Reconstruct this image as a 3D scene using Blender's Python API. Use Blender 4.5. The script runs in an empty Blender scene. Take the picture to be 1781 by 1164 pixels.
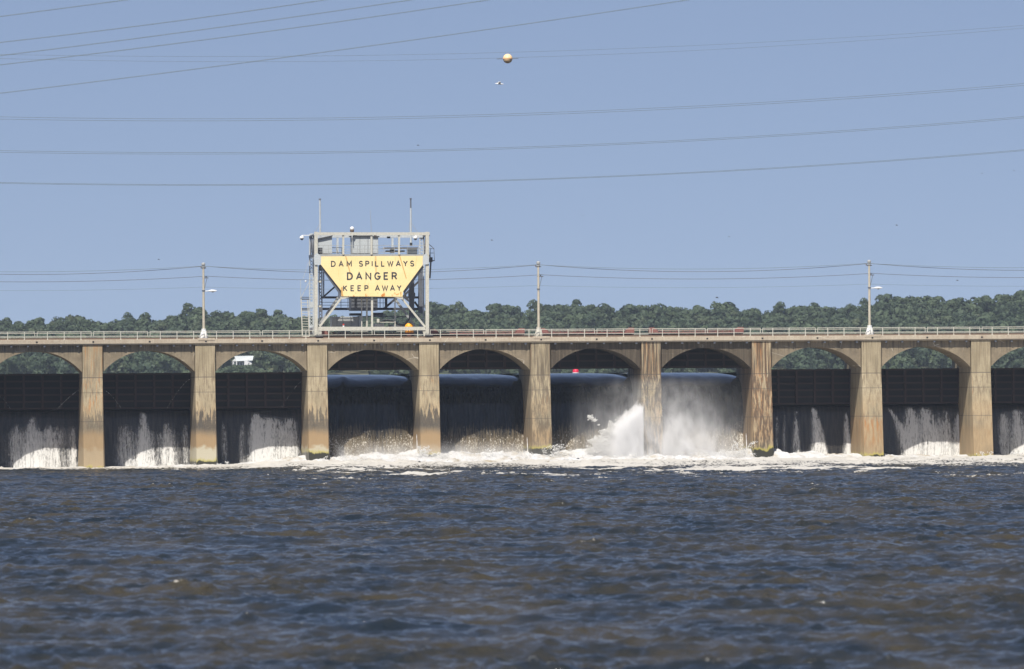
import bpy, math, random
import numpy as np
from mathutils import Vector, Matrix
R = math.radians
SC = bpy.context.scene
COL = SC.collection
rng = np.random.default_rng(7)
random.seed(7)

# ------------------------------------------------------------------ camera
CF, CX, CYAW, CPITCH, CROLL = 1.12016762e4, -41.6547588, .117082277, .0117362094, -.00669358195
CC = np.array([CX, -800., 7.])
_F = np.array([math.sin(CYAW)*math.cos(CPITCH), math.cos(CYAW)*math.cos(CPITCH), math.sin(CPITCH)])
_R0 = np.array([math.cos(CYAW), -math.sin(CYAW), 0.]); _U0 = np.cross(_R0, _F)
_R = _R0*math.cos(CROLL)+_U0*math.sin(CROLL); _U = -_R0*math.sin(CROLL)+_U0*math.cos(CROLL)
def at(x, y, Y):
    """world point on the vertical plane Y seen at photo pixel x, y: used to survey sizes off the photograph"""
    d = _F+_R*(x-890.5)/CF-_U*(y-582)/CF
    p = CC+d*(Y+800)/d[1]
    return Vector(p)
cam = bpy.data.objects.new("camera", bpy.data.cameras.new("camera")); COL.objects.link(cam)
m = Matrix([[_R[0], _U[0], -_F[0], CC[0]], [_R[1], _U[1], -_F[1], CC[1]], [_R[2], _U[2], -_F[2], CC[2]], [0, 0, 0, 1]])
cam.matrix_world = m
cam.data.sensor_width = 36; cam.data.lens = CF/1781*36
cam.data.clip_start = 1; cam.data.clip_end = 20000
cam.data.dof.use_dof = True; cam.data.dof.focus_distance = 812; cam.data.dof.aperture_fstop = 1.7
SC.camera = cam

# ------------------------------------------------------------------ sky, sun, exposure
SUNDIR = Vector((.43, 1, -1.67)).normalized()
elev = math.asin(-SUNDIR.z); azim = math.atan2(-SUNDIR.x, -SUNDIR.y)
w = bpy.data.worlds.new("World"); SC.world = w; w.use_nodes = True
nt = w.node_tree; nt.nodes.clear()
o = nt.nodes.new("ShaderNodeOutputWorld"); b = nt.nodes.new("ShaderNodeBackground"); s = nt.nodes.new("ShaderNodeTexSky")
s.sky_type = 'NISHITA'; s.sun_disc = False; s.sun_elevation = elev; s.sun_rotation = azim
s.air_density = 1.0; s.dust_density = 0.25; s.ozone_density = 3.0; s.altitude = 0
hs = nt.nodes.new("ShaderNodeMix"); hs.data_type = 'RGBA'; hs.blend_type = 'MULTIPLY'; hs.inputs[0].default_value = 1
hs.inputs[7].default_value = (1.27, 1.075, 1.07, 1)
tc = nt.nodes.new("ShaderNodeTexCoord"); va = nt.nodes.new("ShaderNodeVectorMath"); va.operation = 'ADD'; va.inputs[1].default_value = (0, 0, .14)
nt.links.new(tc.outputs['Generated'], va.inputs[0]); nt.links.new(va.outputs[0], s.inputs[0])   # horizon as clear as the sky a little higher up
nt.links.new(s.outputs[0], hs.inputs[6]); nt.links.new(hs.outputs[2], b.inputs[0]); nt.links.new(b.outputs[0], o.inputs[0])
b.inputs[1].default_value = .070
sun = bpy.data.objects.new("sun", bpy.data.lights.new("sun", 'SUN')); COL.objects.link(sun)
sun.data.energy = 5.0; sun.data.angle = R(.5); sun.data.color = (1, .95, .87)
sun.rotation_euler = SUNDIR.to_track_quat('-Z', 'Y').to_euler(); sun.location = (0, -100, 200)
SC.view_settings.view_transform = 'Standard'; SC.view_settings.look = 'None'
SC.view_settings.exposure = .38; SC.view_settings.gamma = 1
SC.render.engine = 'CYCLES'
SC.cycles.max_bounces = 8; SC.cycles.transparent_max_bounces = 24; SC.cycles.volume_bounces = 4
SC.cycles.caustics_reflective = False; SC.cycles.caustics_refractive = False
SC.cycles.use_denoising = True
SC.cycles.volume_step_rate = 1.0; SC.cycles.volume_max_steps = 128

# ------------------------------------------------------------------ helpers
class MB:
    def __init__(s): s.v = []; s.f = []
    def add(s, vs, fs):
        n = len(s.v); s.v += [tuple(v) for v in vs]; s.f += [tuple(i+n for i in f) for f in fs]; return s
    def box(s, x0, x1, y0, y1, z0, z1):
        return s.add([(x0, y0, z0), (x1, y0, z0), (x1, y1, z0), (x0, y1, z0), (x0, y0, z1), (x1, y0, z1), (x1, y1, z1), (x0, y1, z1)],
                     [(0, 3, 2, 1), (4, 5, 6, 7), (0, 1, 5, 4), (1, 2, 6, 5), (2, 3, 7, 6), (3, 0, 4, 7)])
    def bar(s, a, b, wx, wy=None):
        """rectangular bar from a to b; wx across, wy along world Y"""
        wy = wy or wx; a = Vector(a); b = Vector(b); d = (b-a).normalized()
        up = Vector((0, 1, 0)) if abs(d.y) < .9 else Vector((0, 0, 1))
        r = d.cross(up).normalized(); u = r.cross(d).normalized()
        q = [(-1, -1), (1, -1), (1, 1), (-1, 1)]
        vs = [p+r*(i*wx/2)+u*(j*wy/2) for p in (a, b) for i, j in q]
        return s.add(vs, [(0, 3, 2, 1), (4, 5, 6, 7), (0, 1, 5, 4), (1, 2, 6, 5), (2, 3, 7, 6), (3, 0, 4, 7)])
    def cyl(s, a, b, r0, r1=None, n=10):
        r1 = r0 if r1 is None else r1; a = Vector(a); b = Vector(b); d = (b-a).normalized()
        up = Vector((0, 1, 0)) if abs(d.y) < .9 else Vector((0, 0, 1))
        r = d.cross(up).normalized(); u = r.cross(d).normalized(); vs = []
        for p, q in ((a, r0), (b, r1)):
            for k in range(n):
                t = 2*math.pi*k/n; vs.append(p+(r*math.cos(t)+u*math.sin(t))*q)
        fs = [(k, (k+1) % n, n+(k+1) % n, n+k) for k in range(n)]+[tuple(range(n-1, -1, -1)), tuple(range(n, 2*n))]
        return s.add(vs, fs)
    def lathe(s, x, y, prof, n=16):
        vs = []; m_ = len(prof)
        for r, z in prof:
            for k in range(n):
                t = 2*math.pi*k/n; vs.append((x+r*math.cos(t), y+r*math.sin(t), z))
        fs = [(i*n+k, i*n+(k+1) % n, (i+1)*n+(k+1) % n, (i+1)*n+k) for i in range(m_-1) for k in range(n)]
        fs += [tuple(range(n-1, -1, -1)), tuple(range((m_-1)*n, m_*n))]
        return s.add(vs, fs)
    def ball(s, c, r, n=14, sz=1.):
        prof = [(max(1e-3, r*math.sin(math.pi*i/n)), c[2]-r*sz*math.cos(math.pi*i/n)) for i in range(n+1)]
        return s.lathe(c[0], c[1], prof, n)
    def prism(s, poly, y0, y1):
        """poly of (x,z) extruded along Y"""
        n = len(poly)
        ar = sum(poly[i][0]*poly[(i+1) % n][1]-poly[(i+1) % n][0]*poly[i][1] for i in range(n))
        if ar < 0: poly = poly[::-1]
        vs = [(x, y0, z) for x, z in poly]+[(x, y1, z) for x, z in poly]
        return s.add(vs, [tuple(range(n)), tuple(range(2*n-1, n-1, -1))]+[(i, i+n, (i+1) % n+n, (i+1) % n) for i in range(n)])
    def tube(s, pts, r, n=6):
        for a, b_ in zip(pts, pts[1:]): s.cyl(a, b_, r, r, n)
        return s
    def build(s, name, mt, parent=None, smooth=False, off=None, bevel=0):
        me = bpy.data.meshes.new(name)
        o_ = Vector(off) if off else Vector((0, 0, 0))
        me.from_pydata([tuple(Vector(v)-o_) for v in s.v], [], s.f); me.materials.append(mt); me.update()
        if smooth: me.polygons.foreach_set('use_smooth', [True]*len(me.polygons))
        ob = bpy.data.objects.new(name, me); COL.objects.link(ob); ob.location = o_
        if bevel:
            bv = ob.modifiers.new('b', 'BEVEL'); bv.width = bevel; bv.segments = 2; bv.limit_method = 'ANGLE'; bv.angle_limit = R(40)
        if parent:
            ob.parent = parent; pw = Vector(parent.location); q = parent.parent
            while q: pw += q.location; q = q.parent
            ob.location = o_-pw
        return ob
def npmesh(name, V, F, mt, smooth=True, attrs=None, parent=None):
    me = bpy.data.meshes.new(name); k = F.shape[1]
    me.vertices.add(len(V)); me.vertices.foreach_set('co', V.astype(np.float32).ravel())
    me.loops.add(F.size); me.loops.foreach_set('vertex_index', F.astype(np.int32).ravel())
    me.polygons.add(len(F)); me.polygons.foreach_set('loop_start', np.arange(0, F.size, k, dtype=np.int32))
    me.polygons.foreach_set('use_smooth', np.full(len(F), smooth))
    for an, (dom, arr) in (attrs or {}).items():
        at_ = me.attributes.new(an, 'FLOAT', dom); at_.data.foreach_set('value', arr.astype(np.float32).ravel())
    me.materials.append(mt); me.update(calc_edges=True)
    ob = bpy.data.objects.new(name, me); COL.objects.link(ob)
    if parent: ob.parent = parent; ob.location = -parent.location
    return ob
def gridfaces(nr, nc):
    i = np.arange(nr*nc).reshape(nr, nc)
    return np.stack([i[:-1, :-1], i[:-1, 1:], i[1:, 1:], i[1:, :-1]], -1).reshape(-1, 4)
def tag(o, label=None, cat=None, group=None, kind=None):
    for k, v in (('label', label), ('category', cat), ('group', group), ('kind', kind)):
        if v: o[k] = v
    return o
def empty(name, loc, **kw):
    o = bpy.data.objects.new(name, None); COL.objects.link(o); o.location = loc; o.empty_display_size = .5
    return tag(o, **kw)

# ---- nodes
class G:
    def __init__(s, name, surf=True):
        s.m = bpy.data.materials.new(name); s.m.use_nodes = True; s.t = s.m.node_tree; s.t.nodes.clear()
        s.out = s.n('OutputMaterial')
        s.geo = s.n('NewGeometry'); s.P = s.geo.outputs['Position']
        if surf:
            s.b = s.n('BsdfPrincipled'); s.l(s.b.outputs[0], s.out.inputs[0])
    def n(s, t, **kw):
        nd = s.t.nodes.new('ShaderNode'+t)
        for k, v in kw.items(): setattr(nd, k, v)
        return nd
    def l(s, a, b): s.t.links.new(a, b)
    def put(s, inp, v):
        if isinstance(v, bpy.types.NodeSocket): s.l(v, inp)
        elif isinstance(v, tuple) and len(v) == 3 and inp.type == 'RGBA': inp.default_value = (*v, 1)
        else: inp.default_value = v
    def math(s, op, a, b=0., c=None, clamp=False):
        nd = s.n('Math', operation=op, use_clamp=clamp); s.put(nd.inputs[0], a); s.put(nd.inputs[1], b)
        if c is not None: s.put(nd.inputs[2], c)
        return nd.outputs[0]
    def map(s, v, a, b, c=0., d=1., smooth=True):
        nd = s.n('MapRange', interpolation_type='SMOOTHSTEP' if smooth else 'LINEAR')
        for i, x in enumerate((v, a, b, c, d)): s.put(nd.inputs[i], x)
        return nd.outputs[0]
    def mix(s, f, a, b, mode='MIX'):
        nd = s.n('Mix', data_type='RGBA', blend_type=mode); s.put(nd.inputs[0], f); s.put(nd.inputs[6], a); s.put(nd.inputs[7], b)
        return nd.outputs[2]
    def scale(s, v, sc, off=None):
        nd = s.n('VectorMath', operation='MULTIPLY'); s.l(v, nd.inputs[0]); nd.inputs[1].default_value = sc
        if off is None: return nd.outputs[0]
        ad = s.n('VectorMath', operation='ADD'); s.l(nd.outputs[0], ad.inputs[0]); s.put(ad.inputs[1], off)
        return ad.outputs[0]
    def noise(s, v, sc=1., det=3., rough=.5, dist=0.):
        nd = s.n('TexNoise'); s.l(v, nd.inputs['Vector']); nd.inputs['Scale'].default_value = sc
        nd.inputs['Detail'].default_value = det; nd.inputs['Roughness'].default_value = rough; nd.inputs['Distortion'].default_value = dist
        return nd.outputs[0]
    def z(s):
        if not hasattr(s, '_x'): s._x = s.n('SeparateXYZ'); s.l(s.P, s._x.inputs[0])
        return s._x.outputs[2]
    def x(s): s.z(); return s._x.outputs[0]
    def y(s): s.z(); return s._x.outputs[1]
    def oattr(s, name):
        nd = s.n('Attribute', attribute_type='OBJECT', attribute_name=name); return nd.outputs['Fac']
    def attr(s, name):
        nd = s.n('Attribute', attribute_type='GEOMETRY', attribute_name=name); return nd.outputs['Fac']
    def bump(s, h, dist=.05, strength=1.):
        nd = s.n('Bump'); nd.inputs['Distance'].default_value = dist; nd.inputs['Strength'].default_value = strength
        s.l(h, nd.inputs['Height']); s.l(nd.outputs[0], s.b.inputs['Normal'])
    def set(s, **kw):
        for k, v in kw.items(): s.put(s.b.inputs[k.replace('_', ' ')], v)
        return s
def mask_and(g, *a):
    r = a[0]
    for q in a[1:]: r = g.math('MULTIPLY', r, q)
    return r

def paint(name, col, rust=.25, rough=.55, metal=0., rustcol=(.22, .09, .03)):
    g = G(name)
    n1 = g.noise(g.scale(g.P, (1.2, 1.2, .35)), 1.6, 6, .65); n2 = g.noise(g.P, 6, 4, .6)
    c = g.mix(g.map(n2, .3, .75), tuple(x*.86 for x in col), tuple(min(1, x*1.08) for x in col))
    c = g.mix(g.math('MULTIPLY', g.map(n1, .56, .74), rust), c, rustcol)
    g.set(Base_Color=c, Roughness=rough, Metallic=metal); g.bump(n2, .01, .4)
    return g.m

def concrete_pier():
    g = G('pier_concrete'); z = g.z()
    seed = g.math('MULTIPLY', g.oattr('seed'), 37.)
    def P(sc): return g.scale(g.P, sc)
    big = g.noise(P((.5, .5, .25)), 1.1, 5, .6)
    fine = g.noise(g.P, 7, 6, .65)
    streak = g.noise(P((2.6, 2.6, .11)), 1.5, 5, .62)
    streak2 = g.noise(P((4.2, 4.2, .16)), 1.3, 4, .6)
    c = g.mix(g.map(big, .3, .7), (.30, .245, .15), (.47, .39, .25))
    c = g.mix(g.map(fine, .3, .8, 0, .45), c, (.22, .175, .12))
    c = g.mix(g.map(streak2, .45, .66, 0, .72), c, (.17, .125, .075))
    # lower half grows yellow-brown
    c = g.mix(g.math('MULTIPLY', g.map(z, 9.5, 6.5, 0, .5), g.map(big, .35, .6)), c, (.42, .29, .15))
    # rust runs
    rz = g.math('MULTIPLY', g.map(z, g.oattr('rlo'), g.math('ADD', g.oattr('rlo'), 1.5)), g.map(z, g.oattr('rhi'), g.math('ADD', g.oattr('rhi'), -1.)))
    c = g.mix(mask_and(g, g.map(streak, g.math('SUBTRACT', .66, g.math('MULTIPLY', g.oattr('rust'), .20)), .70), rz, g.math('MULTIPLY', g.oattr('rust'), 1., clamp=True)), c, (.42, .18, .045))
    # brown algae / flood zone
    c = g.mix(g.math('MULTIPLY', g.map(g.math('ADD', z, g.math('MULTIPLY', big, 2.)), 6.2, 5.0), g.oattr('tan')), c, (.30, .20, .10))
    # pale crust
    pz = g.math('ADD', z, g.math('MULTIPLY', g.noise(P((1, 1, 1)), .9, 4), 2.2))
    c = g.mix(mask_and(g, g.map(pz, 3.9, 3.4), g.oattr('pale')), c, (.44, .40, .29))
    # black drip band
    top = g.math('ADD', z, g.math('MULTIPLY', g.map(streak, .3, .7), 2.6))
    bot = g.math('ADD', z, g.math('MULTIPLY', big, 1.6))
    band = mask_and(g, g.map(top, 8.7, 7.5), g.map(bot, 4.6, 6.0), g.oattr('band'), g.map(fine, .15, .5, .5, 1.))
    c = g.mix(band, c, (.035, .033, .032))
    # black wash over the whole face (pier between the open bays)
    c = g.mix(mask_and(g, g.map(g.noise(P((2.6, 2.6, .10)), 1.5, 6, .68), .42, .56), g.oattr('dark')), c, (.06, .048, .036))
    # algae line and wet foot
    gz = g.math('SUBTRACT', g.math('ADD', z, g.math('MULTIPLY', g.noise(P((1, 1, .6)), 1.2, 5, .65), 1.6)), g.oattr('wet'))
    c = g.mix(mask_and(g, g.map(gz, 1.7, 1.25), .75), c, (.38, .33, .06))
    c = g.mix(g.map(gz, 1.32, 1.12), c, (.035, .032, .018))
    # pour joints
    for jz in (11.36, 9.5, 5.93):
        d = g.math('ABSOLUTE', g.math('SUBTRACT', z, jz))
        c = g.mix(g.map(d, .03, .075, .75 if jz > 11 else .5, 0), c, (.07, .06, .05))
        c = g.mix(g.math('MULTIPLY', g.map(d, .0, .9, .35, 0), g.map(streak2, .5, .65)), c, (.17, .13, .09))
    g.set(Base_Color=c, Roughness=g.map(gz, 1.3, 1.7, .35, .85)); g.bump(fine, .03, .6)
    return g.m
def concrete_wall(name, ca, cb, top=15.5, streakcol=(.1, .085, .06)):
    g = G(name); z = g.z(); wet = g.oattr('wetness')
    big = g.noise(g.scale(g.P, (.55, .2, .5)), 1.0, 6, .65); fine = g.noise(g.P, 6, 6, .65)
    streak = g.noise(g.scale(g.P, (3., .4, .16)), 1.4, 5, .6)
    c = g.mix(g.map(big, .3, .7), ca, cb)
    c = g.mix(g.map(fine, .3, .8, 0, .4), c, tuple(x*.6 for x in ca))
    run = mask_and(g, g.map(streak, .47, .62), g.map(z, top-2.4, top-.1, .0, .85))
    c = g.mix(run, c, streakcol)
    white = mask_and(g, g.map(g.noise(g.scale(g.P, (5, .1, .25)), 1.7, 2), .685, .71), g.map(z, top-1.6, top-1.1), .6)
    c = g.mix(white, c, (.62, .58, .5))
    v = g.n('TexVoronoi', feature='DISTANCE_TO_EDGE'); g.l(g.scale(g.P, (.6, .0, 1.1)), v.inputs['Vector'])
    v.inputs['Scale'].default_value = .55
    crack = mask_and(g, g.map(v.outputs['Distance'], .0, .012, 1, 0), g.map(g.noise(g.scale(g.P, (.4, .4, .4)), 1, 2), .56, .62))
    c = g.mix(crack, c, (.62, .57, .47))
    wn = g.math('MULTIPLY', wet, g.map(streak, .25, .6, .6, 1.))
    c = g.mix(wn, c, (.06, .046, .031))
    # board joint lines
    fr = g.math('FRACT', g.math('DIVIDE', g.math('ADD', g.x(), 140.7), 1.4))
    c = g.mix(g.map(fr, .0, .03, .35, 0), c, (.1, .08, .06))
    g.set(Base_Color=c, Roughness=.88); g.bump(fine, .03, .6)
    return g.m
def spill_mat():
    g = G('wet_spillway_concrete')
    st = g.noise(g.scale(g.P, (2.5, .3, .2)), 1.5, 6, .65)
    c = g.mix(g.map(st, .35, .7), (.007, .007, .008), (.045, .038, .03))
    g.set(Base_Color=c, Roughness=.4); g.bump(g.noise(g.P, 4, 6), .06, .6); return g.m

M = {}
M['pier'] = concrete_pier()
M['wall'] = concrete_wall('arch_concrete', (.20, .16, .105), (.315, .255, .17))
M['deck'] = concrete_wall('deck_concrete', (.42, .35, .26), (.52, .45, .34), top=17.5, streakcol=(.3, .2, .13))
M['spill'] = spill_mat()
M['rail'] = paint('rail_paint', (.55, .53, .45), .35)
M['cream'] = paint('cream_steel_paint', (.54, .52, .44), .2)
M['grey'] = paint('grey_steel_paint', (.36, .37, .36), .15)
M['pale'] = paint('pale_grey_sheet', (.50, .53, .53), .12)
M['dark'] = paint('dark_steel', (.06, .062, .07), .1)
M['slate'] = paint('slate_steel', (.12, .13, .15), .1)
M['white'] = paint('white_enamel', (.8, .8, .78), .06, .35)
M['red'] = paint('red_oxide_paint', (.235, .10, .085), .3, .7)
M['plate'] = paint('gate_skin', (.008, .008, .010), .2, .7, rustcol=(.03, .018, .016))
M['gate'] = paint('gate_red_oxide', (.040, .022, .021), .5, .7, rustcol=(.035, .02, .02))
M['orange'] = paint('orange_paint', (.95, .40, .02), .05, .5)
M['brown'] = paint('brown_timber', (.16, .11, .08), .2, .8)
M['black'] = paint('black_rubber', (.02, .02, .022), .05, .6)
M['cable'] = paint('weathered_cable', (.12, .15, .12), .0, .5)
M['wood'] = paint('weathered_pole', (.50, .45, .35), .55, .8, rustcol=(.25, .16, .09))
M['lens'] = paint('red_lens', (.5, .06, .04), .0, .2)
def sign_mat():
    g = G('yellow_sign_paint'); z = g.z(); x = g.x()
    big = g.noise(g.P, .5, 4, .6)
    c = g.mix(g.map(big, .3, .7), (.84, .66, .30), (.90, .73, .37))
    st = g.noise(g.scale(g.P, (3., 1, .25)), 1.5, 5, .62)
    c = g.mix(g.map(st, .57, .72, 0, .5), c, (.70, .40, .10))
    # rust: lower edge and drips
    lo = mask_and(g, g.map(z, 21.95, 21.5), g.map(g.noise(g.scale(g.P, (1.6, 1, .8)), 1.3, 4), .56, .64))
    c = g.mix(lo, c, (.60, .22, .03))
    def drip(px, py, qx, qy, wd, a):
        A = at(px, py, .8); B = at(qx, qy, .8); L = B-A; nrm = math.hypot(L.x, L.z)
        d = g.math('ABSOLUTE', g.math('ADD', g.math('ADD', g.math('MULTIPLY', x, L.z/nrm), g.math('MULTIPLY', z, -L.x/nrm)), -(A.x*L.z-A.z*L.x)/nrm))
        mk = mask_and(g, g.map(d, wd*.35, wd, a, 0), g.map(z, B.z, B.z+.3), g.map(z, A.z, A.z+.05, 1, 0))
        return mk
    for a in ((601, 446, 612, 487, .10, .75), (695, 446, 707, 487, .09, .8), (653, 446, 654, 478, .16, .5), (594.5, 500, 594.6, 517, .14, .9), (697, 508, 697, 517, .1, .9)):
        c = g.mix(drip(*a), c, (.55, .28, .06))
    fr = g.math('FRACT', g.math('DIVIDE', z, .31))
    c = g.mix(g.map(fr, 0, .08, .22, 0), c, (.45, .3, .1))
    g.set(Base_Color=c, Roughness=.6); return g.m
M['sign'] = sign_mat()
M['letter'] = paint('black_letter_paint', (.045, .045, .055), .05, .6)

# ================================================================== DAM
B = 14.0
K0, K1 = -2, 10           # piers
dam = empty('dam', (0, 0, 0), label='long concrete spillway dam of arched bays between tall stained piers', cat='dam')
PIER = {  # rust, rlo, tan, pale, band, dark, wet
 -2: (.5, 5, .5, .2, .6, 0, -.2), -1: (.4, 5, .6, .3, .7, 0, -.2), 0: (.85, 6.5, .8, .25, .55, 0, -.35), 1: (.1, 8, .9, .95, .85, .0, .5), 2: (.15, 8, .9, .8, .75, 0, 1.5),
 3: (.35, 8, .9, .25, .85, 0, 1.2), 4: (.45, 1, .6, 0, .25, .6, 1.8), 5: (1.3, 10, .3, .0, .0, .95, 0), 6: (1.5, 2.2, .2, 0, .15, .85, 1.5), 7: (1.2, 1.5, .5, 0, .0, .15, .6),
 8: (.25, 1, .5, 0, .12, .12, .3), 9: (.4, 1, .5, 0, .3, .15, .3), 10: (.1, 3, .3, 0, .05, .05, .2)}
def pier(k):
    x = B*k; mb = MB()
    # lofted footprint, counter-clockwise from front-left; rings at several heights
    def ring(z):
        t = max(0, min(1, (11.36-z)/11.36))
        yf = -1.5*t; hf = 1.235+.0*t; hs = 1.235+.26*t; yc = yf+.25+1.35*t
        return [(x-hf, yf, z), (x+hf, yf, z), (x+hs, yc, z), (x+hs, 8.2, z), (x+1.0, 14.5, z), (x-1.0, 14.5, z), (x-hs, 8.2, z), (x-hs, yc, z)]
    zs = [-3, 0, 3, 6, 9, 11.36, 15.555]
    for i, z in enumerate(zs): mb.v += ring(z)
    n = 8
    for i in range(len(zs)-1):
        for j in range(n): mb.f.append((i*n+j, i*n+(j+1) % n, (i+1)*n+(j+1) % n, (i+1)*n+j))
    mb.f.append(tuple(range((len(zs)-1)*n, len(zs)*n)))
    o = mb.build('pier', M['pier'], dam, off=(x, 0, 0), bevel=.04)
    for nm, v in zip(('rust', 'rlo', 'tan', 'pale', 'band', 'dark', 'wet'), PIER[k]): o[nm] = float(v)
    o['seed'] = random.random(); o['rhi'] = 6.3 if k == 7 else 30.
for k in range(K0, K1+1): pier(k)

CROWN, SPR = 14.69, 12.05
ARC = [(-.5 + i/32.) for i in range(33)]
def arch_pts(x0):
    a, b_ = x0+1.30, x0+B-1.30; pts = []
    for u in ARC:
        t = 2*u; h = CROWN-7.47+math.sqrt(7.47**2-(t*5.7)**2)
        pts.append(((a+b_)/2+u*(b_-a), h))
    return pts
WET = {2: .08, 3: .15, 4: 1., 5: .95, 6: .25}
for k in range(K0, K1):
    x0 = B*k; mb = MB(); pts = arch_pts(x0); n = len(pts)
    Y0, Y1, ZT = .42, 7.7, 15.555
    for y in (Y0, Y1):
        for x, z in pts: mb.v.append((x, y, z))
        for x, z in pts: mb.v.append((x, y, ZT))
    for i in range(n-1):
        mb.f.append((i, i+1, n+i+1, n+i))                     # front
        mb.f.append((2*n+i+1, 2*n+i, 3*n+i, 3*n+i+1))         # back
        mb.f.append((i+1, i, 2*n+i, 2*n+i+1))                 # soffit
        mb.f.append((n+i, n+i+1, 3*n+i+1, 3*n+i))
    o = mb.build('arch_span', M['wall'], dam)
    o['wetness'] = WET.get(k, .03)
    # spillway face below the gate
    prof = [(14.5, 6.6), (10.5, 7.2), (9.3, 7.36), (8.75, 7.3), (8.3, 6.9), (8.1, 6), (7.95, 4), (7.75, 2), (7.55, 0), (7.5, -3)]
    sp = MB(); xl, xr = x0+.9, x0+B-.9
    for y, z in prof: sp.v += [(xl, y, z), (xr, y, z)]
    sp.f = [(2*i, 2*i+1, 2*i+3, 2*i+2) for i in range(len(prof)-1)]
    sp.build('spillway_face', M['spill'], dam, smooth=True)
# deck slabs and fascia
XA, XB = B*K0-6, B*K1+6
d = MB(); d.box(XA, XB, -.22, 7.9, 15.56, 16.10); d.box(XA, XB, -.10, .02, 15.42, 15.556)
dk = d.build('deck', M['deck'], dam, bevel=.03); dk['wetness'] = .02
d = MB().box(XA, XB, 10.0, 12.6, 15.56, 16.05); dk2 = d.build('deck', M['deck'], dam); dk2['wetness'] = .1
for y in (.9, 11.2):
    MB().box(XA, XB, y-.09, y+.09, 16.10 if y < 5 else 16.05, 16.30).build('crane_rail', M['brown'], dam)
# brackets under the fascia, scuppers, pole pedestals
for k in range(K0+1, K1):
    for j in range(6):
        x = B*k+1.9+j*2.05
        MB().box(x-.12, x+.12, -.05, .41, 15.2, 15.41).build('fascia_bracket', M['slate'], dam)
for k in range(K0, K1):
    for j in (0, 1): x = B*k+j*7+.1; MB().box(x-.12, x+.1, -.25, -.215, 15.72, 15.9).build('scupper', M['black'], dam)
for k in (1, 4, 7):
    pd_ = MB().box(B*k-.9, B*k+1.2, -.26, .8, 15.9, 16.2).build('pedestal', M['deck'], dam, bevel=.03); pd_['wetness'] = 0.
# railing sections: 7 m each, two rails and three posts with end drops
def railing(x0):
    mb = MB(); y = -.08; zt = 17.08; zm = 16.52
    mb.bar((x0+.12, y, zt), (x0+6.88, y, zt), .075); mb.bar((x0+.02, y, zm), (x0+6.98, y, zm), .06)
    mb.bar((x0+.15, y, zt+.03), (x0+.15, y, zm), .065); mb.bar((x0+6.85, y, zt+.03), (x0+6.85, y, zm), .065)
    for j in (1.43, 3.5, 5.57): mb.bar((x0+j, y, 16.1), (x0+j, y, zt), .085); mb.box(x0+j-.1, x0+j+.1, y-.1, y+.1, 16.1, 16.14)
    return mb.build('railing_section', M['rail'], dam, off=(x0, 0, 16.1))
r0 = None
n = 0
x = B*K0+.0
while x < B*K1:
    if r0 is None: r0 = railing(x); xr0 = x
    else:
        c = r0.copy(); COL.objects.link(c); c.parent = dam; c.location = (x, 0, 16.1)
    x += 7
# back railing on the far side of the rear deck
MB().tube([(XA, 12.5, 17.05), (XB, 12.5, 17.05)], .03).tube([(XA, 12.5, 16.55), (XB, 12.5, 16.55)], .025).build('rear_handrail', M['rail'], dam)
# gates
def gate(k, up):
    x0, x1 = B*k+.95, B*k+B-.95; z0 = 12.17 if up else 7.42; h = 4.5
    p = MB()
    ribs = [x0+.2+i*(x1-x0-.4)/5 for i in range(6)]
    for x in ribs: p.box(x-.13, x+.13, 8.52, 8.998, z0+.05, z0+h-.05)
    for i in range(6):
        z = z0+.12+i*(h-.24)/5
        for a, b_ in zip(ribs, ribs[1:]):
            p.box(a+.13, b_-.13, 8.60, 8.998, z-.06, z+.06)
            p.box(a+.13, b_-.13, 8.60, 8.66, z+.06, z+.16)
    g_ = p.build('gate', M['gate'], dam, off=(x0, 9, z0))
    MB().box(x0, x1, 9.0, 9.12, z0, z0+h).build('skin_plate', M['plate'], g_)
    if up:
        t = MB(); zt = z0+h
        t.box(x0, x1, 8.5, 9.3, zt, zt+.12)
        n_ = 12
        for i in range(n_+1):
            x = x0+1.0+i*(x1-x0-2.0)/n_; t.box(x-.05, x+.05, 8.55, 8.6, zt+.12, zt+.25)
        t.box(x0+1.0, x1-1.0, 8.5, 9.2, zt+.25, zt+.30)
        t.build('top_beam', M['red'], g_)
        for q in (0, 1):
            xs = [x0, x0+.62, x0+1.15, x0+1.15, x0]; zs = [zt+.66, zt+.68, zt+.3, zt+.13, zt+.13]
            if q: xs = [x0+x1-a for a in xs]
            f = MB().prism(list(zip(xs, zs)), 8.5, 9.3)
            f.build('lifting_bracket', M['red'], g_)
    return g_
for k in range(K0, K1): gate(k, k in (2, 3, 4, 5))

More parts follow.
